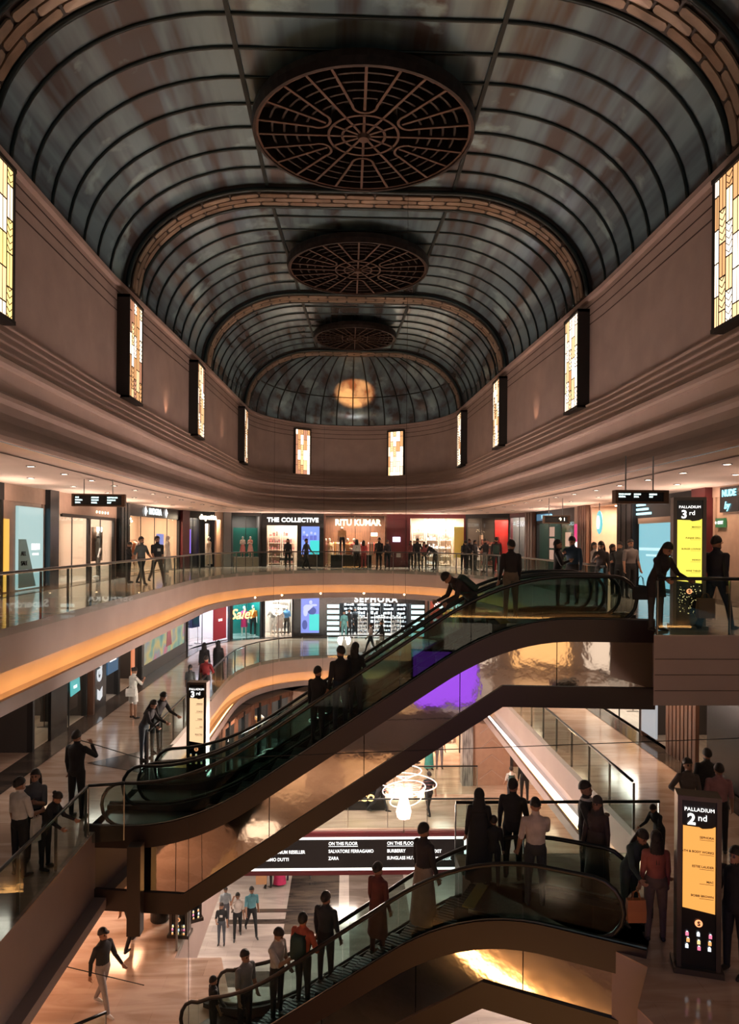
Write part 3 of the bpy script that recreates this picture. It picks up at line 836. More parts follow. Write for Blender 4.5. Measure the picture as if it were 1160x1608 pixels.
# ================================================================== CHANDELIERS
M_ring = emi('chandelier_ring', (1.0, 0.70, 0.55), 4)
M_petal = emi('chandelier_petal', (1.0, 0.62, 0.50), 2.2)
def chandelier(px, D, z, label, sc_=1.0, full=True, tilt=0.12, watt=750):
    p = at(px, D)
    t = empty('ring_chandelier', (p.x, p.y, z), 0.3, label, 'chandelier', None)
    rings = [(0.50, 0.95, 0.0, .02), (0.85, 0.62, 0.1, -.05), (0.62, 0.42, 0.0, .10), (0.45, 0.1, 0.05, .14)]
    for r, h, ox, tl in rings:
        MB().tube([(ox + r * math.cos(a), r * math.sin(a), h + tl * 1.4 * r * math.cos(a)) for a in [2 * PI * k / 40 for k in range(40)]], 0.012, 6, closed=True).build('ring', M_ring, t)
    mb = MB()
    for r, h, ox, tl in rings[:3]:
        for k in range(14):
            a = 2 * PI * k / 14
            mb.tube([(ox + r * math.cos(a), r * math.sin(a), h + tl * 1.4 * r * math.cos(a)), (0.05 * math.cos(a), 0.05 * math.sin(a), h * 0.45 + 0.28)], 0.004, 4)
    mb.build('wire_fan', mat('pink_wire', (0.5, 0.2, 0.2), 0.4), t)
    for k in range(7):
        a = 2 * PI * k / 7
        MB().tube([(0.03 * math.cos(a), 0.03 * math.sin(a), 0.45), (0.09 * math.cos(a), 0.09 * math.sin(a), 0.1), (0.15 * math.cos(a), 0.15 * math.sin(a), -0.25), (0.13 * math.cos(a), 0.13 * math.sin(a), -0.38), (0.05 * math.cos(a), 0.05 * math.sin(a), -0.45)], [0.02, 0.05, 0.085, 0.075, 0.02], 8).build('glass_petal', M_petal, t, smooth=True)
    MB().tube([(0, 0, -0.42), (0, 0, -0.75), (0, 0, -0.80), (0, 0, -0.86)], [0.008, 0.008, 0.03, 0.01], 6).build('finial', M_copper, t)
    MB().tube([(0, 0, 0.4), (0, 0, VT - z - 0.05)], 0.005, 5).build('suspension_wire', M_wire, t)
    t.scale = (sc_,) * 3 if sc_ != 1 else (1, 1, 1)
    l = bpy.data.lights.new('chandelier_bulb', 'POINT'); l.energy = watt; l.color = ROSE; l.shadow_soft_size = 0.5
    o = bpy.data.objects.new('chandelier_bulb', l); C.objects.link(o); o.parent = t; o.location = (0, 0, 0.2)
    return t
EYEZ = EYE
chandelier(637, 20.5, -6.0, 'pink glowing ring chandelier with a bulb of glass petals, beneath the big escalators', 1.0)
chandelier(618, 25.5, -3.95, 'ring chandelier half hidden behind the upper escalator, beside the two standing riders', 0.6)
chandelier(508, 23.5, -4.75, 'ring chandelier seen through the escalator glass, near the lone dark rider', 0.6)
chandelier(430, 21.0, -5.2, 'lowest ring chandelier at the left, seen through the balustrade glass', 0.6)

# ================================================================== KIOSKS AND SIGNS
def kiosk(px, D, z, num, pan, label, rz=0.0, h=2.5, wd=0.58, header='PALLADIUM', rows=('', ''), two=False, foot=True):
    p = at(px, D)
    t = empty('directory_kiosk', (p.x, p.y, z), rz, label, 'directory')
    dp = 0.30; fr = 0.06
    fm = mat('kiosk_frame', (0.10, 0.085, 0.075), 0.35, metal=0.7)
    MB().box(-wd / 2, -wd / 2 + fr, -dp / 2, dp / 2, 0, h).build('frame_side', fm, t)
    MB().box(wd / 2 - fr, wd / 2, -dp / 2, dp / 2, 0, h).build('frame_side', fm, t)
    MB().box(-wd / 2 + fr, wd / 2 - fr, -dp / 2, dp / 2, h - fr, h).build('frame_top', fm, t)
    MB().box(-wd / 2 - .04, wd / 2 + .04, -dp / 2 - .04, dp / 2 + .04, 0, 0.08).build('foot', fm, t)
    MB().box(-wd / 2 + fr, wd / 2 - fr, -dp / 2 + .03, dp / 2 - .03, 0.08, h - fr).build('body', M_black, t)
    a, b = -wd / 2 + fr + .015, wd / 2 - fr - .015
    yf = -dp / 2 + .02
    pt, pb = h * 0.83, h * 0.37
    n = 10
    ring = [(a, pb), (b, pb - .05), (b, pt + .015)] + [(b - (b - a) * k / n, pt - 0.03 * math.sin(PI * k / n / 1.0) * (1 if k < n / 2 else .3)) for k in range(1, n + 1)]
    mb = MB(); mb.loft([[(x, yf - .005, zz) for x, zz in ring], [(x, yf + .01, zz) for x, zz in ring]]); mb.build('lit_panel', pan, t)
    text(header, 0.07, M_txt, t, (0, yf - .01, h * 0.925), ext=.003, spacing=1.05)
    text(num[0], 0.21, M_txt, t, (-.10, yf - .01, h * 0.868), ext=.003, bold=.006)
    text(num[1:], 0.12, M_txt, t, (.04, yf - .01, h * 0.88), ext=.003)
    dk = mat('print_dark', (0.02, 0.015, 0.012), 0.6)
    for i, s in enumerate(rows):
        zz = pt - 0.14 - i * (pt - pb - .12) / max(1, len(rows))
        text(s, 0.042, dk, t, (b - .02, yf - .012, zz), align='RIGHT', ext=.001, bold=.001)
        MB().box(b - .20, b - .02, yf - .012, yf - .008, zz - .036, zz - .032).build('rule_line', dk, t)
    # lower graphic: emblem disc and small lit icons
    em = emi('kiosk_emblem', (1.0, 0.35, 0.15), 1.4)
    MB().lathe([(0.001, -.004), (0.05, -.004), (0.05, .004), (0.001, .004)], n=16).build('emblem_disc', em, t, loc=(0, yf - .008, pb - .20), rot=(PI / 2, 0, 0))
    text('S', 0.08, dk, t, (0, yf - .02, pb - .20), ext=.002, bold=.004)
    rnd = random.Random(int(px))
    ic = [emi('icon_white', (0.9, 0.95, 1), 1.0), emi('icon_orange', (1, .45, .15), 1.0), emi('icon_pink', (1, .25, .4), .9), emi('icon_gold', (1, .7, .3), 1.0)]
    if px == 1080:
        mb = MB()
        for q in range(60):
            x = rnd.uniform(a + .02, b - .02); zz = rnd.uniform(.3, pb - .1); e_ = rnd.uniform(.003, .009); mb.box(x - e_, x + e_, yf - .012, yf - .008, zz - e_, zz + e_)
        mb.build('sparkle_print', ic[3], t); return t
    for r in range(3):
        for c in range(3):
            x = -.14 + .14 * c + rnd.uniform(-.01, .01); zz = pb - .36 - .09 * r + rnd.uniform(-.01, .01)
            MB().box(x - .02, x + .02, yf - .012, yf - .004, zz - .026, zz + .022).build('icon', ic[(r * 3 + c * 2 + int(px)) % 4], t)
            MB().box(x - .012, x + .012, yf - .012, yf - .004, zz + .026, zz + .036).build('icon', ic[0], t)
    return t
kiosk(1080, 13.25, L3, '3rd', emi('panel_yellow', (1.0, 0.80, 0.10), 1.05), 'tall directory with a yellow lit panel reading 3rd, between a woman and a man', rz=-0.25,
      rows=('MANGO', 'PUNJAB GRILL', 'BURGER LOUNGE', 'INDIGO', 'WINE TABLES'))
kiosk(1098, 9.7, L2, '2nd', emi('panel_amber', (1.0, 0.42, 0.09), 0.9), 'tall directory with an amber lit panel reading 2nd, lower right', rz=-0.3,
      rows=('SEPHORA', 'BATH & BODY WORKS', 'ESTEE LAUDER', 'MAC', 'BOBBI BROWN'), h=2.45, wd=.56)
kiosk(313, 18.0, L2, '3rd', emi('panel_cream', (1.0, 0.62, 0.33), 0.95), 'narrow directory with cream lit panel beside the foot of the long escalators', rz=-0.1, wd=0.50, h=2.35,
      rows=('ARMANI', 'COACH', 'DIESEL', 'GAS', 'SELECTED'))
kiosk(287, 17.9, L1, '1st', emi('panel_orange', (1.0, 0.48, 0.22), 0.9), 'small lit directory standing behind the black bin on the warm marble floor', rz=-0.1, wd=0.46, h=1.75, rows=('HOME', 'CAFE', 'TOYS'))
kiosk(305, 18.6, L1, '1st', emi('panel_pale', (0.75, 0.62, 0.50), 0.6), 'pale poster directory next to the small lit directory, at a glass railing corner', rz=0.5, wd=0.44, h=1.7, rows=('CAFE', 'INFO'))

def hanging_sign(px, D, z, wd, ht, label, cols, rz=0, top=SOF):
    p = at(px, D)
    t = empty('hanging_sign', (p.x, p.y, z), rz, label, 'sign')
    MB().box(-wd / 2, wd / 2, -0.05, 0.05, 0, ht).build('panel', M_black, t)
    fm = mat('sign_frame_bronze', (0.12, 0.07, 0.045), 0.4, metal=0.6)
    for a in ((-wd / 2 - .05, -wd / 2), (wd / 2, wd / 2 + .09)): MB().box(a[0], a[1], -0.09, 0.09, -.04, ht + .04).build('frame_side', fm, t)
    for a in ((-.04, 0), (ht, ht + .04)): MB().box(-wd / 2, wd / 2, -0.09, 0.09, a[0], a[1]).build('frame_edge', fm, t)
    for x in (-wd * .3, wd * .3): MB().tube([(x, 0, ht), (x, 0, top - z)], 0.012, 6).build('rod', M_steel, t)
    n = len(cols)
    for i, rows in enumerate(cols):
        for j, s in enumerate(rows):
            text(s, ht * 0.2, emi('sign_text_cyan', (0.75, 1.0, 0.98), 1.6), t, (-wd / 2 + wd * (i + .08) / n, -0.053, ht * (0.78 - .27 * j)), align='LEFT', ext=.002, bold=.003)
    return t
hanging_sign(154, 19.5, 2.55, 1.25, 0.26, 'black hanging sign with three columns of lit text, above the left gallery', (('GAS', 'MOGRA', 'ZARA'), ('ARMANI', 'COACH', 'DIESEL'), ('RESTROOM', 'PARKING', 'EXIT')), 0.1)
hanging_sign(1003, 13.0, 2.40, 0.86, 0.17, 'black hanging sign with three columns of lit text, above the right gallery', (('FOOD COURT', 'CINEMA'), ('MANGO', 'ZARA'), ('PARKING', 'EXIT')), 0.0)
t = hanging_sign(872, 26, 2.35, 0.85, 0.22, 'brown hanging sign with a small lit arrow, beside the fluted column', ((), ), 0)
text('↑ 1', 0.16, M_txtw, t, (0.22, -.06, 0.11), ext=.002)

# illuminated directory sign on the bridge fascia
p0, p1 = at(395, 24.15), at(735, 24.15)
t = empty('floor_directory_sign', (0, 24.2, L1 - 1.32), 0, 'wide black lit-edged sign reading ON THIS FLOOR on the bridge front', 'sign')
X0, X1 = p0.x, p1.x
MB().box(X0, X1, -0.06, 0.06, 0, 1.12).build('panel', M_black, t)
for a, b in ((0.0, 0.07), (1.05, 1.12)): MB().box(X0, X1, -0.085, -0.06, a, b).build('light_strip', emi('edge_light', (1, 0.93, 0.85), 2.2), t)
MB().box(X1 - .07, X1, -0.085, -0.06, 0.07, 1.05).build('light_strip', emi('edge_light', (1, 0.93, 0.85), 2.2), t)
def st(s, px, z_, sz=0.155, al='LEFT'):
    x = at(px, 24.1).x
    text(s, sz, M_txt, t, (x, -0.068, z_), align=al, ext=.003, bold=.002, sx=0.86)
for px, l1, rows in ((519, 1, ('ON THIS FLOOR', 'SALVATORE FERRAGAMO', 'ZARA')), (611, 1, ('ON THIS FLOOR', 'BURBERRY', 'SUNGLASS HUT')), (411, 0, ('', 'APPLE PREMIUM RESELLER', 'MASSIMO DUTTI')), (684, 0, ('', 'EXIT', 'HELPDESK'))):
    zz = [0.90, 0.64, 0.40] if l1 else [0.9, 0.62, 0.37]
    for s, z_ in zip(rows, zz):
        if s: st(s, px, z_)
    if l1: MB().box(at(px, 24.1).x, at(px, 24.1).x + 1.0, -.068, -.064, 0.80, 0.815).build('rule_line', M_txt, t)
MB().box(-4, 5.6, 24.15, 24.3, L1 - 1.5, L1 - 1.33).build('bridge_fascia_band', M_maroon, F1)
MB().box(-4, 5.6, 24.15, 24.3, L1 - .20, L1 - .06).build('bridge_fascia_band', M_maroon, F1)

# thin cables strung across the atrium
def cable(label, a, b, r=0.010):
    (pa, ya, Da), (pb, yb, Db) = a, b
    A = ray(pa, ya); Bv = ray(pb, yb)
    A = A / A.y * Da + Vector((0, 0, EYE)); Bv = Bv / Bv.y * Db + Vector((0, 0, EYE))
    props(MB().tube([A, Bv], r, 5).build('cable', M_wire), label, 'cable')
cable('thin black cable strung level across the atrium below the escalators', (250, 1194, 13.2), (1190, 1158, 12.5), 0.008)
cable('thin black cable crossing above the warm marble floor, lower left', (0, 1493, 12.2), (226, 1547, 13.8), 0.009)
cable('thin vertical cable hanging past the foot of the upper escalator', (296, 1290, 13.9), (296, 1640, 13.9), 0.006)
cable('thin black cable above the left gallery floor by the man on the phone', (128, 1163, 14.5), (221, 1191, 16), 0.010)

# black litter bin on the warm marble floor
p = at(255, 18.6)
t = empty('litter_bin', (p.x, p.y, L1), 0, 'black litter bin on the warm marble floor behind the striped shirt', 'bin')
MB().lathe([(0.22, 0), (0.24, 0.03), (0.24, 0.95), (0.22, 1.0)], n=20).build('body', M_black, t)
MB().lathe([(0.25, 0.88), (0.25, 0.95), (0.18, 1.02), (0.001, 1.04)], n=20, caps=False).build('lid', M_steel, t)

# downlights in the soffit over level three
ORD = 'first second third fourth fifth sixth seventh eighth ninth tenth eleventh twelfth thirteenth fourteenth fifteenth sixteenth'.split()
DLN = {}
def downlight(x, y, z, light=False, inner=True):
    where = 'left gallery' if x < -4.5 and y < 36 else 'right gallery' if x > 5.5 and y < 36 else 'far end'
    row = 'nearer the void' if inner else 'nearer the shops'
    key = (where, row); DLN[key] = DLN.get(key, 0) + 1; o_ = ORD[DLN[key] - 1]
    side = 'from the left' if where != 'right gallery' else 'from the far end'
    t = empty('ceiling_light', (x, y, z), 0, '%s downlight %s over the %s, row %s' % (o_, side, where, row), 'ceiling light', 'downlights over the %s' % where)
    link('trim_ring', DL_R, M_steel, t); link('lens', DL_L, M_lamp, t)
    if light: spot((x, y, z - 0.06), 55, WARM, 110, (0, 0, 0), 0.8, 0.08, 'downlight_bulb')
DL_R = MB().lathe([(0.075, 0), (0.10, 0), (0.10, -0.02), (0.075, -0.015)], n=14, caps=False).mesh('trim_ring')
DL_L = MB().lathe([(0.001, -0.012), (0.075, -0.012), (0.075, -0.004)], n=12, caps=False).mesh('lens')
k = 0
for off in (0.30, 0.62):
    pth = [a.lerp(b, off) for a, b in zip(B, S3b)]
    rs_ = resample(pth[8:-8], 1.9 if off < .5 else 2.9)
    for q in rs_:
        if q.y < 9: continue
        downlight(q.x, q.y, SOF - 0.001, k % 3 == 0, off < .5); k += 1

# ================================================================== SHOPFRONTS
def on_path(px, path):
    """plan point where the sight line of column px meets a gallery wall"""
    d = ray(px); dd = Vector((d.x, d.y))
    for a, b in zip(path[:-1], path[1:]):
        e = b - a; den = dd.x * e.y - dd.y * e.x
        if abs(den) < 1e-9: continue
        t = (a.x * e.y - a.y * e.x) / den; u = (a.x * dd.y - a.y * dd.x) / den
        if t > 0 and -1e-6 <= u <= 1 + 1e-6: return dd * t
    return None
M_cream = mat('shop_cream', (0.55, 0.42, 0.33), 0.7)
M_beige = mat('portal_beige', (0.42, 0.30, 0.24), 0.6, var=0.06)
M_steelcol = mat('column_steel_blue', (0.045, 0.055, 0.065), 0.25, metal=0.8, var=0.3, scale=2, stretch=(8, 8, 0.2))
M_green = mat('display_green', (0.01, 0.14, 0.115), 0.5)
M_shopred = mat('shop_red', (0.45, 0.03, 0.03), 0.5)
M_goodsA = mat('goods_mixed', (0.16, 0.10, 0.07), 0.7, col2=(0.6, 0.45, 0.35), scale=9)
M_goodsB = mat('goods_dark', (0.04, 0.03, 0.03), 0.7, col2=(0.35, 0.12, 0.10), scale=8)
M_goodsC = mat('goods_white', (0.75, 0.72, 0.68), 0.6, col2=(0.2, 0.25, 0.3), scale=10)
M_lampw = emi('shop_lamp_warm', (1.0, 0.72, 0.45), 12)
M_lampc = emi('shop_lamp_cool', (0.75, 0.95, 1.0), 12)
class Shop:
    def __init__(s, label, p0, p1, z, h, frame, wall, lamp=None, watt=0, lintel=0.5, cat='shopfront', depth=2.3, panes=3, floor=None, lintm=None, glassed=True, jamb=0.12, grp=None):
        p0 = Vector(p0); p1 = Vector(p1); d = p1 - p0
        s.w = d.length; s.h = h; s.ang = math.atan2(d.y, d.x); s.p0 = p0; s.z = z; s.dep = depth
        s.root = empty('shopfront', (p0.x, p0.y, z), s.ang, label, cat)
        w, r = s.w, s.root
        j = jamb
        if j: 
            MB().box(0, j, -.06, .1, 0, h).build('jamb', frame, r); MB().box(w - j, w, -.06, .1, 0, h).build('jamb', frame, r)
        if lintel: MB().box(0, w, -.08, .1, h - lintel, h).build('lintel', lintm or frame, r)
        if depth > 0.3:
            MB().box(0, w, depth, depth + .05, 0, h).build('back_wall', wall, r)
            MB().box(0, .04, .1, depth, 0, h).build('side_wall', wall, r); MB().box(w - .04, w, .1, depth, 0, h).build('side_wall', wall, r)
            MB().box(0, w, .1, depth, h - .05, h).build('shop_ceiling', wall, r)
            MB().box(0, w, -.0, depth, 0.004, 0.012).build('shop_floor', floor or M_floor3, r)
        if watt:
            lm = M_lampw if lamp[2] < 0.7 else M_lampc
            n = max(1, int(w / 1.6))
            for i in range(n):
                x = w * (i + .5) / n
                MB().box(x - .18, x + .18, depth * .35 - .06, depth * .35 + .06, h - .09, h - .05).build('lamp_panel', lm, r)
            area((w / 2, depth * .42, h - .12), w * .7, watt, lamp, sy=depth * .5, parent=r, name='shop_lamp')
        if glassed and panes:
            for i in range(panes):
                a = j + (w - 2 * j) * i / panes; b = j + (w - 2 * j) * (i + 1) / panes
                MB().box(a + .02, b - .02, 0, .012, 0.06, h - lintel).build('glass_pane', M_shopglass, r)
                if i: MB().box(a - .015, a + .015, -.01, .025, 0, h - lintel).build('mullion', M_blackm, r)
    def box(s, name, m, x0, x1, z0, z1, y0=-.1, y1=-.02): return MB().box(x0, x1, y0, y1, z0, z1).build(name, m, s.root)
    def sign(s, body, size, m, x, z, y=-.11, **k): return text(body, size, m, s.root, (x, y, z), **k)
    def world(s, x, y): 
        c, q = math.cos(s.ang), math.sin(s.ang)
        return (s.p0.x + x * c - y * q, s.p0.y + x * q + y * c)
RND = random.Random(5)
def shelf(sh, x0, x1, y, n, m, label, h=2.2, frame=None, dens=1.0, grp=None):
    w = x1 - x0; p = sh.world(x0, y)
    t = empty('display_shelf', (p[0], p[1], sh.z + 0.013), sh.ang, label, 'shelf', grp)
    fm = frame or M_cream
    for x in (0, w - .04): MB().box(x, x + .04, 0, .35, 0, h).build('upright', fm, t)
    goods = MB()
    for i in range(n):
        z = 0.1 + (h - .15) * i / n
        MB().box(0.04, w - .04, 0, .35, z, z + .03).build('shelf_board', fm, t)
        x = .08
        while x < w - .15:
            gw = RND.uniform(.06, .2); gh = RND.uniform(.3, .75) * (h / n)
            if RND.random() < dens: goods.box(x, x + gw * .85, .03, .28, z + .03, z + .03 + gh * RND.uniform(.6, 1))
            x += gw + .03
    if goods.v: props(goods.build('goods', m, t, fix=False), kind='stuff')
    return t
GARM = [mat('garment_%s' % n, c, 0.8) for n, c in (('red', (.45, .04, .05)), ('cream', (.6, .5, .4)), ('rust', (.4, .14, .06)), ('navy', (.03, .04, .12)), ('white', (.7, .68, .65)), ('black', (.02, .02, .02)), ('ochre', (.5, .3, .06)), ('pink', (.55, .2, .25)))]
def garment_mesh():
    mb = MB()
    mb.loft([[(-.02, -.16, 0), (.02, -.16, 0), (.02, .16, 0), (-.02, .16, 0)], [(-.02, -.13, .5), (.02, -.13, .5), (.02, .13, .5), (-.02, .13, .5)], [(-.03, -.2, .78), (.03, -.2, .78), (.03, .2, .78), (-.03, .2, .78)], [(-.015, -.05, .88), (.015, -.05, .88), (.015, .05, .88), (-.015, .05, .88)]])
    return mb.mesh('garment')
GME = garment_mesh(); GME.materials.append(GARM[0])
def rack(sh, x0, x1, y, label, hh=1.55, cols=None, nn=None):
    w = x1 - x0; p = sh.world(x0, y)
    t = empty('clothes_rack', (p[0], p[1], sh.z + 0.013), sh.ang, label, 'clothes rack')
    MB().tube([(0, 0, 0), (0, 0, hh), (w, 0, hh), (w, 0, 0)], .014, 6).build('rail_frame', M_copper, t)
    for x in (0, w): MB().box(x - .02, x + .02, -.22, .22, 0, .03).build('foot', M_steel, t)
    n = nn or max(3, int(w / .12))
    for i in range(n):
        link('garment', GME, [RND.choice(cols or GARM)], t, (.08 + (w - .16) * i / max(1, n - 1), 0, hh - .93))
    return t
def col(px0, px1, path, z, h, m, label, name='column', flute=0, proud=.25, cat='column', up=False):
    a, b = on_path(px0, path), on_path(px1, path); d = (b - a); w = d.length; ang = math.atan2(d.y, d.x)
    o = empty(name, (a.x, a.y, z), ang, kind='structure', label=label)
    MB().box(0, w, -proud, .3, 0, h).build('shaft', m, o)
    if flute:
        for i in range(flute): MB().box(w * (i + .15) / flute, w * (i + .85) / flute, -proud - .03, -proud, 0.05, h - .02).build('flute', m, o)
    if up: spot((a.x + d.x / 2 + math.sin(ang) * (proud + .25), a.y + d.y / 2 - math.cos(ang) * (proud + .25), z + h - .1), 25, (1, .35, .12), 50, (0, 0, 0), .9, .05, 'column_downlight')
    return o
P = lambda px, path: on_path(px, path)

# ---------- level three, left wall
s = Shop('pale shopfront with a backlit white window at the left edge', P(2, S3), P(67, S3), L3, SOF, M_beige, M_beige, WARM, 0, lintel=0.5, depth=0.25, glassed=False)
s.box('surround', M_beige, 0, s.w, 0, SOF - .5, 0, .1)
x0, x1 = s.w * .30, s.w * .93
s.box('backlit_window', emi('window_teal_white', (0.62, 0.90, 0.88), 0.55), x0, x1, 0.05, 2.62)
s.box('warm_strip', emi('warm_strip', (1.0, 0.50, 0.08), 0.9), 0.0, s.w * .10, 0.05, 2.2)
s.sign('ILUM', .26, M_txt, (x0 + x1) / 2 + .3, 1.35, bold=.01); s.sign('CANDLES', .10, M_txt, (x0 + x1) / 2 + .3, 1.12)
mb = MB(); mb.loft([[(x0, -.12, .1), (x0 + 1.2, -.12, .1), (x0 + .5, -.12, 1.6), (x0, -.12, 1.6)], [(x0, -.11, .1), (x0 + 1.2, -.11, .1), (x0 + .5, -.11, 1.6), (x0, -.11, 1.6)]]); mb.build('poster', mat('poster_blue', (.25, .45, .48), .5), s.root)
s.sign('ALL', .2, M_black, x0 + .3, 1.15, y=-.13); s.sign('SALE', .2, M_black, x0 + .35, .85, y=-.13)
area(tuple(s.world((x0 + x1) / 2, -.3)) + (2.7,), 1.2, 12, TEAL, (R(-30), 0, s.ang), .2, name='window_lamp')
col(67, 81, S3, L3, SOF, M_steelcol, 'dark steel clad column right of the pale backlit window')
s = Shop('beige portal shopfront with glass doors, between two dark steel columns', P(81, S3), P(180, S3), L3, SOF, M_beige, M_cream, NEUT, 330, lintel=0.75, jamb=.3, panes=4)
x = s.w
s.box('door_frame', M_frame, x * .10, x * .97, 2.40, 2.52); s.box('door_frame', M_frame, x * .93, x * .97, 0, 2.4); s.box('door_frame', M_frame, x * .48, x * .52, 0, 2.4)
s.box('shelf_wall', M_blackm, x * .05, x * .32, .1, 2.2, 1.2, 1.5)
s.box('hanging_poster', mat('poster_brown', (.25, .14, .10), .6), x * .70, x * .90, .7, 2.1, .3, .33)
for i in range(5): s.box('lamp_bulb', M_lampw, x * (.62 + .05 * i), x * (.62 + .05 * i) + .06, 2.66, 2.74)
s.sign('REVO', .26, M_txtw, x * .8, 2.0, y=.2, bold=.01)
rack(s, x * .1, x * .3, .9, 'garment rack just inside the beige portal shop')
shelf(s, x * .55, x * .68, 1.6, 4, M_goodsB, 'tall shelf of dark goods behind the glass doors of the beige portal shop')
shelf(s, x * .36, x * .46, 1.2, 5, M_goodsA, 'narrow shelf of mixed goods inside the beige portal shop')
col(180, 195, S3, L3, SOF, M_steelcol, 'dark fluted steel column left of the diamond sign boutique', flute=3)
s = Shop('warm lit boutique under a black sign with two white diamonds', P(195, S3), P(281, S3), L3, SOF, M_blackm, M_cream, WARM, 480, lintel=0.55, lintm=M_black, panes=4)
x = s.w
s.sign('MOGRA', .42, emi('sign_cool_white', (.85, 1, 1), 2.2), x * .48, SOF - .27, bold=.012, sx=1.1)
for q in (.30, .68):
    MB().lathe([(0.001, -.25), (.09, 0), (0.001, .25)], n=4).build('diamond', M_txt, s.root, loc=(x * q, -.12, SOF - .27))
rack(s, x * .05, x * .42, .8, 'long rack of pale garments in the diamond sign boutique', cols=[GARM[1], GARM[4], GARM[2]])
rack(s, x * .5, x * .68, 1.5, 'short rack at the back of the diamond sign boutique')
MB().tube([(x * .3, .8, 3.1), (x * .3, .8, 2.7)], .01, 5).build('pendant_cord', M_wire, s.root)
for k in range(9): MB().ell((x * .3 + RND.uniform(-.35, .35), .8 + RND.uniform(-.2, .2), 2.2 + RND.uniform(0, .6)), (.05, .05, .05), 8, 6).build('pendant_bulb', M_lampw, s.root, smooth=True)
s.box('poster', emi('poster_blue_lit', (.25, .3, .7), .9), x * .72, x * .86, .9, 1.9, .5, .52)
col(281, 292, S3, L3, SOF, M_maroon, 'maroon panelled column lit by an orange downlight beside the diamond sign boutique', up=True)
s = Shop('narrow shop window with purple screen and plants', P(292, S3), P(313, S3), L3, SOF, M_blackm, M_shopwall, NEUT, 60, lintel=.4, panes=2)
s.box('screen', emi('screen_purple', (.35, .2, .9), 1.0), .3, .8, .8, 2.2, .4, .43)
shelf(s, 1.0, s.w - .1, .8, 5, M_goodsB, 'shelf of dark goods beside the purple screen')
s = Shop('dark framed boutique door with a glowing white sign', P(313, S3), P(336, S3), L3, SOF, M_steelcol, M_cream, NEUT, 160, lintel=.7, jamb=.35, panes=1)
s.sign('dupatta', .38, M_txtw, s.w / 2, SOF - .33, bold=.02)
rack(s, .6, s.w - .5, 1.0, 'rack of red and cream garments in the dark framed boutique', cols=[GARM[0], GARM[1], GARM[4]])
s = Shop('cream lit window beside a polished steel column', P(336, S3), P(349, S3), L3, SOF, M_beige, M_cream, WARM, 130, lintel=.45, panes=1)
shelf(s, .2, s.w - .2, .9, 4, M_goodsA, 'shelf in the cream lit window')
col(349, 361, S3, L3, SOF, M_steel, 'polished steel column at the far left corner')
s = Shop('corner display with a green back panel', P(361, S3), P(410, S3), L3, SOF, M_blackm, M_shopwall, NEUT, 110, lintel=.2, panes=2)
s.box('green_panel', M_green, s.w * .15, s.w * .95, .6, 2.35, .9, .95)
s.box('plinth', M_cream, s.w * .15, s.w * .95, .012, .55, .3, .9)

# ---------- level three, far wall
s = Shop('black shopfront with white capitals and a bright shoe wall', P(411, S3), P(508, S3), L3, SOF, M_black, M_cream, NEUT, 330, lintel=.75, jamb=.3, panes=0, glassed=False)
x = s.w
s.box('black_front', M_black, s.w * .57, s.w, 0, SOF - .7, -.05, .1)
s.sign('THE COLLECTIVE', .36, M_txt, x * .5, SOF - .42, spacing=1.1, bold=.018, sx=1.02)
s.box('digital_screen', emi('screen_blue', (.20, .30, .95), 1.1), x * .64, x * .93, .75, 2.45, -.1, -.05)
s.box('screen_band', emi('screen_teal', (.05, .65, .62), 1.0), x * .78, x * .93, .75, 1.6, -.115, -.1)
for q in (.68, .73, .80, .86):
    MB().ell((x * q, -.11, 2.0 + .1 * math.sin(q * 40)), (.07, .012, .09), 10, 6).build('screen_figure', emi('screen_figure', (.5, .55, 1), 1), s.root)
    MB().box(x * q - .10, x * q + .10, -.115, -.10, 1.62, 1.9).build('screen_figure', emi('screen_figure2', (.12, .15, .55), 1), s.root)
for i in range(2): shelf(s, x * (.07 + .24 * i), x * (.29 + .24 * i), 1.7, 5, M_goodsB, ('left', 'right')[i] + ' half of the shoe shelves inside the black far shopfront', h=2.3, dens=.6)
s.box('bench', M_blackm, x * .28, x * .5, .35, .5, .6, 1.0)
s = Shop('glass boutique with warm glowing capitals on the far wall', P(508, S3), P(607, S3), L3, SOF, M_wood, M_wood, WARM, 520, lintel=.12, panes=4)
x = s.w
s.sign('RITU KUMAR', .52, emi('sign_ritu', (1, .78, .5), 2.5), x * .54, SOF - .55, bold=.02, y=-.05, sx=.92)
s.box('plinth', M_black, x * .12, x * .75, .012, .75, -1.3, -.2)
for i in range(3): rack(s, x * (.1 + .3 * i), x * (.32 + .3 * i), 1.2 + .3 * (i % 2), ('rack of sarees at the left inside the glass boutique', 'rack of sarees in the middle of the glass boutique', 'rack of sarees at the right inside the glass boutique')[i])
s.box('white_lantern', M_lampw, x * .76, x * .86, 1.9, 2.1, .9, 1.1)
s = Shop('maroon wall with a small lit sign and notice', P(607, S3), P(641, S3), L3, SOF, M_maroon, M_maroon, depth=.2, glassed=False, lintel=.3)
s.box('maroon_panel', M_maroon, 0, s.w, 0, SOF, 0, .1)
s.box('lit_sign', emi('sign_lilac', (.8, .75, 1), 2.5), s.w * .28, s.w * .62, 1.55, 1.85); s.sign('N', .2, M_maroon, s.w * .45, 1.7, y=-.12)
s.box('notice', mat('notice_grey', (.35, .3, .3), .6), s.w * .45, s.w * .65, .6, .85)
s = Shop('brightly lit shop with a white glowing sign and full shelves', P(641, S3), P(731, S3), L3, SOF, M_maroon, M_cream, NEUT, 520, lintel=.25, panes=3)
x = s.w
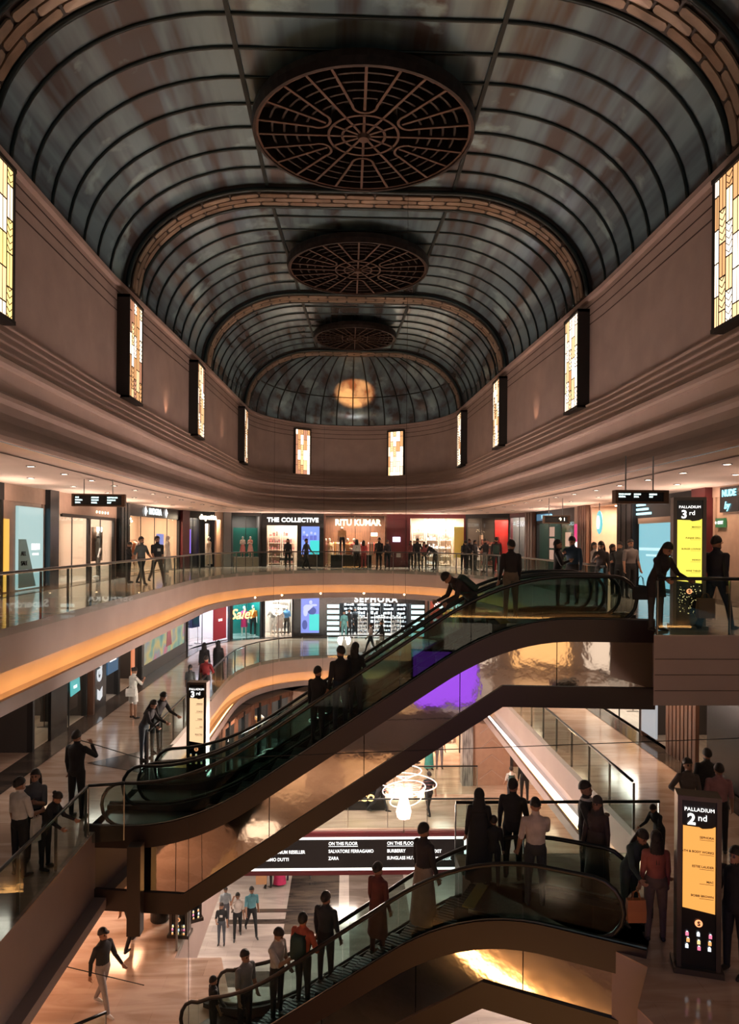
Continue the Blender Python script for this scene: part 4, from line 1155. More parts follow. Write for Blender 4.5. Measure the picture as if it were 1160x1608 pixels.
s.sign('NALLI', .46, emi('sign_violet_white', (.85, .85, 1), 5), x * .45, SOF - .5, bold=.02, y=-.1); s.sign('SILK', .3, emi('sign_cyan_white', (.6, .95, 1), 4), x * .75, SOF - .5, bold=.01, y=-.1)
s.box('yellow_panel', mat('panel_sale_yellow', (.75, .55, .12), .6), x * .80, x * .97, .6, 2.5, .3, .35)
for i in range(3): shelf(s, x * (.04 + .25 * i), x * (.27 + .25 * i), 1.6, 5, (M_goodsA, M_goodsC, M_goodsA)[i], ('left', 'middle', 'right')[i] + ' bay of full shelves in the shop with the white glowing sign', h=2.7)
rack(s, x * .35, x * .75, .7, 'white garment rail in front of the full shelves', hh=1.3, cols=[GARM[4], GARM[1]])
s = Shop('dark glass shop with a red lit panel and SALE stand', P(731, S3), P(801, S3), L3, SOF, M_blackm, M_shopwall, WARM, 110, lintel=.25, panes=3)
x = s.w
s.box('red_panel', M_shopred, x * .52, x * .85, .3, 2.9, .8, .85); area(tuple(s.world(x * .68, .3)) + (2.9,), .8, 40, (1, .4, .3), (0, 0, 0), .3, name='red_wall_lamp')
s.box('sale_board', M_white, x * .12, x * .38, .5, 1.3, -.3, -.27); s.sign('SALE', .3, M_blackm, x * .25, .9, y=-.31)
shelf(s, x * .05, x * .4, 1.5, 3, M_goodsB, 'dark shelf behind the SALE stand', h=2.0)
s = Shop('open shop with white shelves and a clothes rail near the corner', P(801, S3), P(830, S3), L3, SOF, M_maroon, M_shopwall, NEUT, 160, lintel=.25, panes=2)
rack(s, .5, s.w * .55, .8, 'rack of white and mixed garments near the far right corner', cols=[GARM[4], GARM[3], GARM[1]])
shelf(s, s.w * .6, s.w - .2, 1.3, 4, M_goodsA, 'shelf at the far right corner')
col(830, 843, S3, L3, SOF, M_wood, 'fluted wooden column with orange downlight near the small arrow sign', flute=3, up=True)
# ---------- level three, right wall
s = Shop('green shop with a blue lit sign, and framed pictures', P(843, S3), P(904, S3), L3, SOF, M_blackm, mat('shop_dark_green', (.012, .05, .035), .5), NEUT, 90, lintel=.65, panes=3)
x = s.w
s.box('blue_band', emi('band_blue', (.10, .35, .6), .35), 0.2, x * .45, SOF - .5, SOF - .15); s.sign('TOMMY HILFIGER', .24, emi('sign_blue', (.4, .8, 1), 1.2), x * .33, SOF - .32, bold=.01, sx=.9)
for i in range(3): s.box('framed_picture', emi('picture_warm', (1, .55, .4), .5), x * .25, x * .37, .7 + .6 * i, 1.2 + .6 * i, .2, .24)
s.box('framed_picture', emi('picture_warm', (1, .55, .4), .5), x * .66, x * .78, 1.4, 2.1, .2, .24)
s = Shop('tall magenta poster with SALE lettering', P(904, S3), P(915, S3), L3, SOF, M_beige, M_beige, depth=.2, glassed=False, lintel=.8, jamb=.02)
s.box('poster', emi('poster_magenta', (.85, .01, .20), .75), .05, s.w - .05, .1, 2.45); s.sign('SALE', .3, M_txt, s.w / 2, 1.5, y=-.12, bold=.02); s.sign('UP TO', .16, M_txt, s.w / 2, 1.15, y=-.12)
col(915, 929, S3, L3, SOF, M_wood, 'fluted wooden column with orange downlight left of the oval turquoise sign', flute=4, up=True)
s = Shop('pale open shop with an oval turquoise hanging sign', P(929, S3), P(978, S3), L3, SOF, M_beige, M_beige, WARM, 260, lintel=.1, panes=0, glassed=False)
x = s.w
MB().lathe([(0.001, -.04), (.36, -.04), (.40, 0), (.36, .04), (0.001, .04)], n=24).build('oval_sign', emi('oval_turquoise', (.12, .62, .66), .9), s.root, loc=(x * .42, -.2, 2.45), rot=(PI / 2, 0, 0)).scale = (.75, 1.25, 1)
MB().lathe([(0.001, -.05), (.2, -.05), (.2, .05), (0.001, .05)], n=24).build('oval_emblem', M_txt, s.root, loc=(x * .42, -.22, 2.45), rot=(PI / 2, 0, 0)).scale = (.75, 1.4, 1)
MB().tube([(x * .42, -.2, 2.95), (x * .42, -.2, SOF)], .02, 5).build('hanger', M_wire, s.root)
s.box('brick_pier', mat('pier_brown', (.16, .09, .06), .7, var=.4, scale=6), x * .78, x * .84, 0, SOF, .2, .4)
s.box('counter', M_cream, x * .1, x * .7, .012, 1.0, 1.0, 1.4)
col(978, 1003, S3, L3, SOF, M_blackm, 'black column between the oval sign shop and the pale blue window', flute=3)
s = Shop('large pale blue lit window behind the woman at the railing', P(1003, S3), P(1062, S3), L3, SOF, M_blackm, M_shopwall, depth=.3, glassed=False, lintel=.75)
x = s.w
s.box('backlit_window', emi('window_pale_blue', (.25, .62, .72), .75), x * .08, x * .97, .1, 2.35)
s.box('window_header', M_cream, x * .08, x * .97, 2.3, 2.5, -.14, -.02)
for i in range(3): s.box('lit_stripe', emi('stripe_cyan', (.5, .9, 1), 1.3), x * .02, x * (.42 - .08 * i), 2.62 + .16 * i, 2.70 + .16 * i, -.14, -.08)
s.box('window_stripe', emi('stripe_pale', (.55, .85, .9), .9), x * .1, x * .9, 1.35, 1.45, -.12, -.1); s.box('window_stripe', emi('stripe_pale', (.55, .85, .9), .9), x * .3, x * .85, 1.15, 1.22, -.12, -.1)
col(1100, 1122, S3, L3, SOF, M_maroon, 'tall maroon column behind the man at the right edge', proud=.3)
s = Shop('beige wall with a green exit sign and a black neon lettered sign', P(1122, S3), P(1230, S3), L3, SOF, M_beige, M_beige, depth=.2, glassed=False, lintel=.3)
s.box('wall_panel', M_beige, 0, s.w, 0, SOF, 0, .1)
s.box('exit_sign', emi('exit_green', (.03, .16, .05), .8), .22, .66, 2.08, 2.34); s.sign('← EXIT', .13, M_txt, .44, 2.21, y=-.12)
s.box('black_sign', M_black, .45, 1.6, 2.5, 3.2); s.sign('NUDE', .26, emi('neon_cyan', (.3, .85, 1), 1.6), .95, 3.02, y=-.12, bold=.008); s.sign('by', .3, emi('neon_cyan', (.3, .85, 1), 1.6), .85, 2.68, y=-.12, shear=.3)
area(tuple(s.world(.6, -1.0)) + (SOF - .05,), .5, 40, WARM, (0, 0, 0), .5)
s = Shop('dark shopfront behind the yellow lit directory', P(1062, S3), P(1100, S3), L3, SOF, M_blackm, M_shopwall, WARM, 20, lintel=.6, panes=2)
s = Shop('shopfront at the far left of the gallery, before the backlit window', (-10.1, 13), P(2, S3), L3, SOF, M_blackm, M_shopwall, WARM, 160, lintel=.5, panes=3)

# ---------- level two, left wall
H2 = 2.8
s = Shop('dark shopfront with a tilted teal banner', P(50, S2), P(136, S2), L2, H2, M_blackm, M_shopwall, WARM, 25, lintel=.35, panes=3)
x = s.w
s.box('glowing_panel', emi('panel_warm_glow', (1, .6, .4), .55), x * .10, x * .24, .3, 2.3, .5, .55)  # lit beige area inside the shop, done as a glowing panel
s.box('black_panel', M_black, x * .26, x * .55, 0, H2 - .3, -.12, -.03); s.sign('SELECTED', .14, M_txt, x * .40, 2.1, y=-.14, spacing=1.3)
mb = MB(); mb.loft([[(x * .60, -.16, 1.0), (x * .78, -.16, 1.05), (x * .74, -.16, 2.35), (x * .57, -.16, 2.30)], [(x * .60, -.13, 1.0), (x * .78, -.13, 1.05), (x * .74, -.13, 2.35), (x * .57, -.13, 2.30)]]); mb.build('teal_banner', emi('banner_teal', (.10, .60, .60), .6), s.root)
s.sign('50', .34, emi('banner_text', (.25, .75, .75), .8), x * .675, 1.75, y=-.17); s.sign('SALE', .12, M_txt, x * .675, 1.25, y=-.17)
rack(s, x * .62, x * .92, .7, 'rack of dark clothes under the teal banner', hh=1.1, cols=[GARM[5], GARM[3]])
col(136, 139, S2, L2, H2, M_wood, 'thin wooden pier between the teal banner and the vertical lettering')
s = Shop('black shopfront with vertical white lettering and a blue SALE poster', P(139, S2), P(186, S2), L2, H2, M_blackm, M_shopwall, NEUT, 30, lintel=.3, panes=0, glassed=False)
x = s.w
s.box('black_panel', M_black, 0, x * .45, 0, H2 - .25, -.15, -.02)
text('GAS', .62, emi('gas_letters', (.7, .72, .75), .8), s.root, (x * .22, -.17, 1.55), rot=(PI / 2, -PI / 2, 0), bold=.03)
mb = MB(); mb.loft([[(x * .15, -.17, .40), (x * .23, -.17, .30), (x * .31, -.17, .40), (x * .31, -.17, .75), (x * .23, -.17, .62), (x * .15, -.17, .75)], [(x * .15, -.16, .40), (x * .23, -.16, .30), (x * .31, -.16, .40), (x * .31, -.16, .75), (x * .23, -.16, .62), (x * .15, -.16, .75)]]); mb.build('emblem', emi('gas_letters', (.7, .72, .75), .8), s.root)
s.box('sale_poster', emi('poster_navy', (.03, .14, .28), .5), x * .52, x * .90, 1.0, 2.3, -.12, -.04); s.sign('SALE', .42, M_txt, x * .70, 1.85, y=-.14, bold=.02); s.sign('50% OFF', .2, M_txt, x * .70, 1.5, y=-.14)
s = Shop('narrow dark entrance with SALE letters and an orange strip', P(186, S2), P(222, S2), L2, H2, M_blackm, M_shopwall, WARM, 25, lintel=.3, panes=0, glassed=False)
x = s.w
s.sign('SALE', .5, emi('sale_cream', (.9, .75, .55), .8), x * .22, 2.1, y=-.1); s.box('orange_strip', emi('strip_orange', (1, .3, .12), .6), x * .50, x * .62, .2, 2.4, -.1, -.04)
s = Shop('wide window filled with a pastel poster in a grey frame', P(222, S2), P(291, S2), L2, H2, mat('grey_frame', (.16, .15, .15), .5), M_shopwall, depth=.25, glassed=False, lintel=.3, jamb=.3)
x = s.w
s.box('plinth', mat('grey_frame', (.16, .15, .15), .5), 0, x, 0, .5, -.08, .05)
PO = bpy.data.materials.new('pastel_poster'); PO.use_nodes = True
nt = PO.node_tree; b_ = nt.nodes['Principled BSDF']; tc = nt.nodes.new('ShaderNodeTexCoord'); vz = nt.nodes.new('ShaderNodeTexNoise'); vz.inputs['Scale'].default_value = .9; vz.inputs['Detail'].default_value = 1.5
rp = nt.nodes.new('ShaderNodeValToRGB'); cr = rp.color_ramp
cr.elements[0].position = .3; cr.elements[0].color = (.10, .22, .24, 1); cr.elements[1].position = .7; cr.elements[1].color = (.45, .16, .22, 1)
for pos, cc in ((.42, (.20, .34, .26, 1)), (.5, (.45, .38, .16, 1)), (.6, (.22, .28, .30, 1))): e = cr.elements.new(pos); e.color = cc
nt.links.new(tc.outputs['Object'], vz.inputs['Vector']); nt.links.new(vz.outputs['Fac'], rp.inputs[0]); nt.links.new(rp.outputs[0], b_.inputs['Base Color']); nt.links.new(rp.outputs[0], b_.inputs['Emission Color']); b_.inputs['Emission Strength'].default_value = .55
s.box('poster', PO, .3, x - .3, .5, H2 - .3, -.05, .05)
MB().ell((x * .55, -.08, 1.9), (.16, .02, .2), 12, 8).build('poster_figure', mat('poster_skin', (.5, .35, .3), .6), s.root)
mb = MB(); mb.loft([[(x * .55 - .2, -.09, 1.7), (x * .55 + .2, -.09, 1.7), (x * .55 + .5, -.09, .8), (x * .55 - .45, -.09, .8)], [(x * .55 - .2, -.07, 1.7), (x * .55 + .2, -.07, 1.7), (x * .55 + .5, -.07, .8), (x * .55 - .45, -.07, .8)]]); mb.build('poster_figure', mat('poster_dress', (.55, .2, .25), .6), s.root)
s = Shop('window with jeans on display, violet light and a red panel', P(293, S2), P(362, S2), L2, H2, M_blackm, M_white, (.85, .8, 1.0), 170, lintel=.25, panes=3)
x = s.w
s.box('red_panel', mat('panel_deep_red', (.30, .008, .03), .5), x * .55, x * .85, .2, 2.3, -.15, -.1); s.sign('SALE', .2, M_txt, x * .7, 1.3, y=-.17)
shelf(s, x * .05, x * .3, 1.0, 4, M_goodsC, 'shelf in the violet lit window left of the red panel')
rack(s, x * .33, x * .52, .8, 'rack of hanging jeans left of the red panel', cols=[GARM[3]], hh=1.9)
# ---------- level two, far wall
s = Shop('teal display window with a neon Sale sign', P(363, S2), P(412, S2), L2, H2, M_blackm, M_green, TEAL, 150, lintel=.2, panes=2)
x = s.w
s.sign('Sale!', .85, emi('neon_orange', (1.0, .42, .10), 5), x * .33, 1.45, y=-.03, bold=-.0, shear=.35, sx=.9, ext=.02)
s = Shop('white shop window with three dressed mannequins', P(414, S2), P(462, S2), L2, H2, M_blackm, M_white, NEUT, 230, lintel=.2, panes=2)
shelf(s, s.w * .3, s.w * .9, 1.7, 6, M_goodsC, 'white shelf wall behind the three mannequins', h=2.4)
s = Shop('black wall with a tall blue digital poster', P(462, S2), P(513, S2), L2, H2, M_black, M_black, depth=.25, glassed=False, lintel=.3)
x = s.w
s.box('black_front', M_black, 0, x, 0, H2 - .2, -.02, .1)
s.box('digital_screen', emi('screen_blue2', (.22, .28, .75), 1.0), x * .22, x * .78, .25, 2.4); s.box('screen_band', emi('screen_teal', (.05, .65, .62), 1.0), x * .48, x * .78, .4, 1.4, -.115, -.1)
fb = [emi('screen_figure3', (.62, .66, .95), .9), emi('screen_figure4', (.06, .09, .35), .9)]
for cx, cz, rx, rz_, k in ((.52, 2.12, .10, .13, 0), (.44, 1.78, .30, .22, 0), (.56, 1.60, .26, .24, 1), (.36, 1.55, .14, .3, 0), (.62, 1.95, .2, .07, 0), (.34, .75, .16, .3, 1)):
    MB().ell((x * cx, -.115, cz), (rx, .012, rz_), 12, 8).build('screen_figure', fb[k], s.root)
s = Shop('black and white striped shopfront with glittering counters', P(513, S2), P(668, S2), L2, H2, M_black, M_shopwall, (.8, .95, 1), 520, lintel=.72, panes=0, glassed=False, jamb=.05)
x = s.w
for a, b in ((.01, .13), (.86, .99)):
    for i in range(6): s.box('white_stripe', emi('stripe_white', (.75, 1, 1), 1.6), x * a, x * b, .06 + .345 * i, .26 + .345 * i)
    s.box('stripe_back', M_black, x * a, x * b, 0, H2 - .4, -.02, .1)
s.sign('SEPHORA', .52, M_txt, x * .5, H2 - .48, bold=.02, spacing=1.25)
for i in range(5): shelf(s, x * (.16 + .14 * i), x * (.28 + .14 * i), 1.8, 8, M_goodsC, ('first', 'second', 'third', 'fourth', 'last')[i] + ' cosmetics shelf from the left at the back of the striped shop', h=2.3, frame=M_black)
for i in range(3): shelf(s, x * (.32 + .17 * i), x * (.42 + .17 * i), .6 + .2 * (i % 2), 5, M_goodsC, ('left', 'middle', 'right')[i] + ' free standing cosmetics counter in the striped shop', h=1.35, frame=M_white)
col(668, 672, S2, L2, H2, M_wood, 'thin wooden pier right of the striped shop')
s = Shop('dark red shop with white letters and warm light', P(672, S2), P(775, S2), L2, H2, M_blackm, mat('shop_dark_red', (.12, .015, .012), .5), WARM, 300, lintel=.45, panes=3)
x = s.w
s.sign('Superdry', .62, M_txt, x * .38, 2.05, bold=.02, y=-.12)
s.box('sale_panel', M_shopred, x * .06, x * .26, .9, 1.35, -.1, -.05); s.sign('SALE', .24, M_txt, x * .16, 1.12, y=-.12)
rack(s, x * .1, x * .3, 1.0, 'left rack in the dark red shop', cols=[GARM[0], GARM[6]]); rack(s, x * .35, x * .6, .8, 'right rack in the dark red shop', cols=[GARM[6], GARM[2], GARM[5]])
# ---------- level two, right wall
def rp2(y): return (9.15, y)
s = Shop('open white shop window on the right, one storey down', rp2(27), rp2(21.5), L2, H2, M_blackm, M_white, NEUT, 150, lintel=.3, panes=3)
rack(s, .8, 2.6, .9, 'clothes rack in the white window on the right')
s = Shop('fluted wooden shop wall with dark glass, lower right', rp2(21.5), rp2(12), L2, H2, M_wood, M_shopwall, WARM, 60, lintel=.3, panes=0, glassed=False)
for i in range(8): s.box('flute', M_wood, 1.8 + .22 * i, 1.96 + .22 * i, 0, H2 - .3, -.1, 0)
s.box('pale_poster', emi('poster_pale', (.6, .62, .65), .5), .2, 1.2, .2, 1.9, -.12, -.06)
s.box('dark_glass', M_black, 4, 7.5, .1, H2 - .3, -.06, 0)
shelf(s, 4.2, 6.5, .8, 4, M_goodsB, 'shelf inside the fluted wooden shop')

# ---------- level one: behind the bridge
H1 = 2.5
M_chev = mat('chevron_stone', (.36, .22, .155), .6, var=.06)
a, b = at(745, 28.6), at(803, 28.6)
t = empty('wall_back', (a.x, a.y, L1), 0, kind='structure', label='beige wall carved with chevrons beside the marble column')
w_ = b.x - a.x
MB().box(0, w_, 0, .4, 0, H1).build('wall_core', M_chev, t)
for i in range(4):
    z = .25 + i * .62
    MB().bar((w_ * .5, -.01, z + .38), (w_ * .18, -.01, z), .04, .03).build('carved_line', M_beige, t); MB().bar((w_ * .5, -.01, z + .38), (w_ * .82, -.01, z), .04, .03).build('carved_line', M_beige, t)
a, b = at(728, 28.5), at(745, 28.5)
t = empty('pillar', (a.x, a.y, L1), 0, kind='structure', label='grey veined marble column on the bridge floor')
MB().box(0, b.x - a.x, 0, .5, 0, H1).build('shaft', mat('veined_marble', (.42, .40, .38), .3, col2=(.12, .11, .11), scale=2.5, stretch=(6, 6, .6)), t)
s = Shop('bright shop with display counters behind the ring chandelier', at(590, 33), at(727, 33), L1, H1, M_blackm, M_beige, WARM, 380, lintel=.3, panes=0, glassed=False, depth=3)
x = s.w
shelf(s, x * .7, x * .95, 1.5, 3, M_goodsC, 'white display counter behind the marble column', h=1.2, frame=M_white); shelf(s, x * .4, x * .62, 1.8, 3, M_goodsA, 'display counter in the middle of the bridge level shop', h=1.3)
s.box('lit_cube', emi('cube_pink', (1, .35, .3), 2), x * .76, x * .82, 1.1, 1.35, .8, 1.0)
s = Shop('dark brown shop with a small red lamp right of the chevron wall', at(803, 28.6), at(905, 28.6), L1, H1, M_blackm, mat('brown_wall', (.12, .05, .035), .6), WARM, 50, lintel=.3, panes=2)
s.box('red_lamp', emi('lamp_red', (1, .25, .1), 3), s.w * .2, s.w * .26, 1.5, 1.75, .5, .6)
pts = [(-5.3, 24.8), (-4.9, 28.5), (-4.2, 32), (-2.6, 35)]
for i, (p, q) in enumerate(zip(pts[:-1], pts[1:])):
    s = Shop(('nearest', 'middle', 'farthest')[i] + ' of the tall dark glass shopfronts with posts, beneath the curved gallery', p, q, L1, H1, M_wood, M_shopwall, NEUT, 55, lintel=.2, panes=3)
    for k in range(4): s.box('post', M_wood if k % 2 else M_steelcol, s.w * (k + .5) / 4, s.w * (k + .5) / 4 + .12, 0, H1, -.12, .02)
    rack(s, s.w * .2, s.w * .6, .9, ('nearest', 'middle', 'farthest')[i] + ' clothes rack behind the dark glass beneath the curved gallery')
a, b = (-2.6, 35), at(590, 33)
s = Shop('beige stone wall with a dark doorway beneath the curved gallery', a, b, L1, H1, M_beige, M_blackm, WARM, 20, lintel=.25, panes=0, glassed=False)
s.box('stone_pier', M_beige, 0, s.w * .25, 0, H1, -.1, .05)
# counter with mirrored letters on the bridge
p = at(556, 26.0)
t = empty('counter', (p.x, p.y, L1), 0, 'dark counter with glowing yellow letters on its front', 'counter')
MB().box(-1.2, 1.2, 0, .7, 0, .95).build('counter_body', M_black, t); MB().box(-1.25, 1.25, -.05, .75, .95, 1.0).build('counter_top', M_wood, t)
text('COCO', .34, emi('letters_yellow', (1, .6, .2), 2.5), t, (.3, -.02, .45), bold=.01)

# ---------- behind the viewer: lit shopfronts that the mirror cladding picks up
M_near = [emi('near_window_violet', (.32, .07, .80), 1.5), emi('near_window_amber', (1.0, .50, .18), 1.6), emi('near_window_cream', (1.0, .75, .55), 1.2)]
for lvl, h, spec in ((L2, 2.6, ((-9, -7, 1), (-6, -3, 2), (-2, .6, 1), (1.6, 3.8, 2), (4.8, 7.2, 1), (8, 10, 2))), (L3, 3.0, ((-8, -5, 2), (-2, 2, 1), (4, 8, 2))), (L1, 2.5, ((-9, -5, 1), (-3, 1, 1), (3, 8, 1)))):
    t = empty('wall_front', (0, -4.9, lvl), 0, kind='structure', label='shop wall opposite the escalators with lit windows')
    MB().box(-12, 12, -.1, 0, 0, h).build('wall_panel', M_beige, t)
    for x0, x1, k in spec: MB().box(x0, x1, 0, .05, .3, h - .4).build('lit_window', M_near[k], t)
t = empty('digital_screen', (1.75, 3.2, L2 + 0.05), 0, 'violet digital screen on the gallery front opposite, seen only in the mirror cladding', 'screen')
MB().box(-1.15, 1.15, -.06, 0, .1, 2.05).build('screen_body', M_black, t); MB().box(-1.08, 1.08, 0, .01, .18, 1.98).build('screen_face', M_near[0], t)
for x in (-.9, .9): MB().box(x - .04, x + .04, -.45, -.05, .9, 1.0).build('bracket', M_black, t)

# ================================================================== PEOPLE
# one continuous body per pose: tapered limbs, torso rings, head and five-fingered hands are united by a voxel remesh
def rotx(p, o, a):
    y, z = p[1] - o[1], p[2] - o[2]; c, s = math.cos(a), math.sin(a)
    return (p[0], o[1] + y * c - z * s, o[2] + y * s + z * c)
def body(pose, fem=False, vox=0.010, child=False):
    """pose: dict of hip/knee/shoulder/elbow angles in degrees. The figure faces -y, stands on z=0, 1.72 tall."""
    bones = []   # (a, b, ra, rb, region)
    parts = MB()
    def cap(a, b, ra, rb, reg, n=12):
        a = Vector(a); b = Vector(b); d = b - a; L = d.length; d.normalize()
        pts = [a - d * ra * .8, a - d * ra * .45] + [a.lerp(b, t) for t in (0, .5, 1)] + [b + d * rb * .45, b + d * rb * .8]
        rs = [ra * .5, ra * .86, ra, (ra + rb) / 2 * 1.02, rb, rb * .86, rb * .5]
        parts.tube(pts, rs, n); bones.append((a, b, ra, rb, reg))
    lean = R(pose.get('lean', 0)); hipz = 0.93 - pose.get('drop', 0)
    O = (0, 0, hipz)
    up = lambda p: Vector(rotx(p, O, lean))
    sw = .155 if fem else .180
    hw = .165 if fem else .150
    prof = [(-.10, .10, .08), (-.05, hw, .105), (.03, hw * 1.03, .115), (.12, .13 if fem else .145, .10), (.20, .125 if fem else .145, .098), (.30, .15 if fem else .165, .112), (.38, .162 if fem else .185, .112), (.45, .155 if fem else .18, .10), (.50, .10, .075), (.53, .06, .058)]
    rings = []
    for dz, rx, ry in prof:
        yo = -.012 if .25 < dz < .42 and fem else 0
        rings.append([up((rx * math.cos(t), yo + ry * math.sin(t) * (1.12 if fem and .28 < dz < .4 and math.sin(t) < 0 else 1), hipz + dz)) for t in [2 * PI * k / 20 for k in range(20)]])
    parts.loft(rings)
    bones.append((up((0, 0, hipz - .1)), up((0, 0, hipz + .02)), .15, .16, 3))
    bones.append((up((0, 0, hipz + .08)), up((0, 0, hipz + .46)), .14, .17, 1))
    # neck and head
    tilt = R(pose.get('nod', 0)); turn = R(pose.get('turn', 0))
    nb = up((0, .005, hipz + .50)); hc0 = (0, -.015, hipz + .665)
    cap(nb, up((0, -.005, hipz + .60)), .052, .050, 0)
    NB = (0, 0, hipz + .56)
    def hp(p):
        q = Vector(p) - Vector(NB); q = Matrix.Rotation(turn, 3, 'Z') @ q; q = Matrix.Rotation(tilt, 3, 'X') @ q
        return up(tuple(q + Vector(NB)))
    def hell(c, r, n=14, m=10):
        tmp = MB().ell(c, r, n, m); parts.add([hp(p) for p in tmp.v], tmp.f)
    hell((0, .008, hipz + .685), (.082, .100, .113)); hell((0, -.032, hipz + .622), (.060, .066, .076))
    hell((0, -.095, hipz + .655), (.013, .022, .024), 8, 6); hell((0, -.088, hipz + .612), (.024, .012, .012), 8, 6); hell((0, -.072, hipz + .582), (.025, .02, .018), 8, 6)
    for s in (-1, 1): hell((s * .078, .010, hipz + .655), (.012, .02, .032), 8, 6)
    hc = hp((0, 0, hipz + .66)); bones.append((hc, hp((0, -.01, hipz + .62)), .095, .085, 0))
    for s in (-1, 1):
        e = hp((s * .031, -.082, hipz + .680)); bones.append((e, e, .0135, .0135, 6))
        e = hp((s * .031, -.084, hipz + .703)); bones.append((e, hp((s * .045, -.08, hipz + .703)), .006, .006, 6))
    bones.append((hp((-.015, -.096, hipz + .612)), hp((.015, -.096, hipz + .612)), .008, .008, 7))
    # legs
    tips = {}
    for s, key in ((-1, 'R'), (1, 'L')):
        h = Vector((s * .088, 0, hipz - .02)); a1 = R(pose.get('hip' + key, 0)); a2 = R(pose.get('knee' + key, 0)); sp = R(pose.get('spread', 3)) * s
        th = .43; sh = .42
        d1 = Vector((math.sin(sp), -math.sin(a1), -math.cos(a1))); k = h + d1 * th
        d2 = Vector((math.sin(sp) * .3, -math.sin(a1 - a2), -math.cos(a1 - a2))); an = k + d2 * sh
        cap(h, k, .086 if not fem else .088, .056, 3); cap(k, an, .055, .038, 4)
        bones.append((k, k + d2 * .02, .06, .06, 4))
        fo = an + Vector((0, -.16, -.045)); cap(an + Vector((0, .025, -.035)), an + Vector((s * .01, -.10, -.045)), .038, .036, 5); cap(an + Vector((s * .01, -.10, -.05)), an + Vector((s * .015, -.165, -.055)), .034, .024, 5)
        tips[key] = an.z - .08
    zmin = min(tips.values())
    # arms
    for s, key in ((-1, 'R'), (1, 'L')):
        sh = Vector((s * sw, 0, hipz + .435))
        fl = R(pose.get('sh' + key, 4)); ab = R(pose.get('ab' + key, 10)); el = R(pose.get('el' + key, 14)); tw = R(pose.get('tw' + key, 0))
        d1 = Vector((s * math.sin(ab), -math.sin(fl) * math.cos(ab), -math.cos(fl) * math.cos(ab))).normalized()
        e = sh + d1 * .285
        # forearm bends forward and inward
        f = fl + el
        d2 = Vector((s * math.sin(ab) * math.cos(el) * .7 - s * math.sin(tw) * math.sin(el), -math.sin(f), -math.cos(f))).normalized()
        wv = e + d2 * .245
        S, E, W_ = up(sh), up(e), up(wv)
        cap(up((s * sw * .80, 0, hipz + .43)), S, .062, .058, 1)
        cap(S, E, .052, .040, 1); cap(E, W_, .040, .027, 2)
        dd = (W_ - E).normalized(); side = dd.cross(Vector((s, 0.2, 0))).normalized()
        pal = side.cross(dd).normalized()
        c = W_ + dd * .045
        cap(W_ + dd * .01, W_ + dd * .085, .027, .033, 0); cap(W_ + dd * .02 + side * .012, W_ + dd * .08 + side * .018, .020, .022, 0); cap(W_ + dd * .02 - side * .012, W_ + dd * .08 - side * .018, .020, .022, 0)
        curl = R(pose.get('curl', 25))
        for q, ln in enumerate((.070, .080, .074, .058)):
            o = W_ + dd * .088 + side * (-.031 + .0205 * q)
            f1 = (dd * math.cos(curl) + pal * math.sin(curl) * s).normalized(); f2 = (dd * math.cos(curl * 2.1) + pal * math.sin(curl * 2.1) * s).normalized()
            m1 = o + f1 * ln * .55; cap(o, m1, .0095, .009, 0, 8); cap(m1, m1 + f2 * ln * .45, .009, .0075, 0, 8)
        o = W_ + dd * .03 - side * .028; t1 = (dd * .75 - side * .65 + pal * s * .25).normalized(); m1 = o + t1 * .045
        cap(o, m1, .012, .010, 0, 8); cap(m1, m1 + (t1 + dd * .5).normalized() * .03, .010, .008, 0, 8)
        tips['w' + key] = W_ + dd * .08
    tmpm = parts.mesh('body_tmp'); tmpo = bpy.data.objects.new('body_tmp', tmpm); C.objects.link(tmpo)
    rm = tmpo.modifiers.new('r', 'REMESH'); rm.mode = 'VOXEL'; rm.voxel_size = vox; rm.use_smooth_shade = True
    sm = tmpo.modifiers.new('s', 'SMOOTH'); sm.factor = .5; sm.iterations = 1
    dg = bpy.context.evaluated_depsgraph_get(); me = bpy.data.meshes.new_from_object(tmpo.evaluated_get(dg)); me.name = 'person_body'
    bpy.data.objects.remove(tmpo); bpy.data.meshes.remove(tmpm)
    nv = len(me.vertices); co = np.empty(nv * 3); me.vertices.foreach_get('co', co); co = co.reshape(-1, 3)
    no = np.empty(nv * 3); me.vertices.foreach_get('normal', no); no = no.reshape(-1, 3)
    best = np.full(nv, 1e9); reg = np.zeros(nv, int)
    for a, b, ra, rb, g in bones:
        a = np.array(a); b = np.array(b); d = b - a; L2_ = max(1e-9, d @ d)
        t = np.clip(((co - a) @ d) / L2_, 0, 1); dist = np.linalg.norm(co - a - t[:, None] * d, axis=1) - (ra + (rb - ra) * t)
        if g in (6, 7): dist = np.where(dist < .002, dist - .05, 9)
        if g == 0 and ra > .08: dist = dist - .004
        mk = dist < best; best[mk] = dist[mk]; reg[mk] = g
    # cloth stands proud of the skin
    infl = np.where(reg == 1, .010, np.where(reg == 3, .008, np.where((reg == 2) | (reg == 4), .005, 0)))
    co2 = co + no * infl[:, None]; co2[:, 2] -= zmin
    me.vertices.foreach_set('co', co2.ravel())
    nf = len(me.polygons); mi = np.empty(nf, int)
    ls = np.empty(nf, int); lt = np.empty(nf, int); me.polygons.foreach_get('loop_start', ls); me.polygons.foreach_get('loop_total', lt)
    lv = np.empty(len(me.loops), int); me.loops.foreach_get('vertex_index', lv)
    mi = reg[lv[ls]]
    for _ in range(8): me.materials.append(None)
    me.polygons.foreach_set('material_index', mi); me.polygons.foreach_set('use_smooth', [True] * nf)
    me.update()
    def hpw(p): q = hp(p); return Vector((q.x, q.y, q.z - zmin))
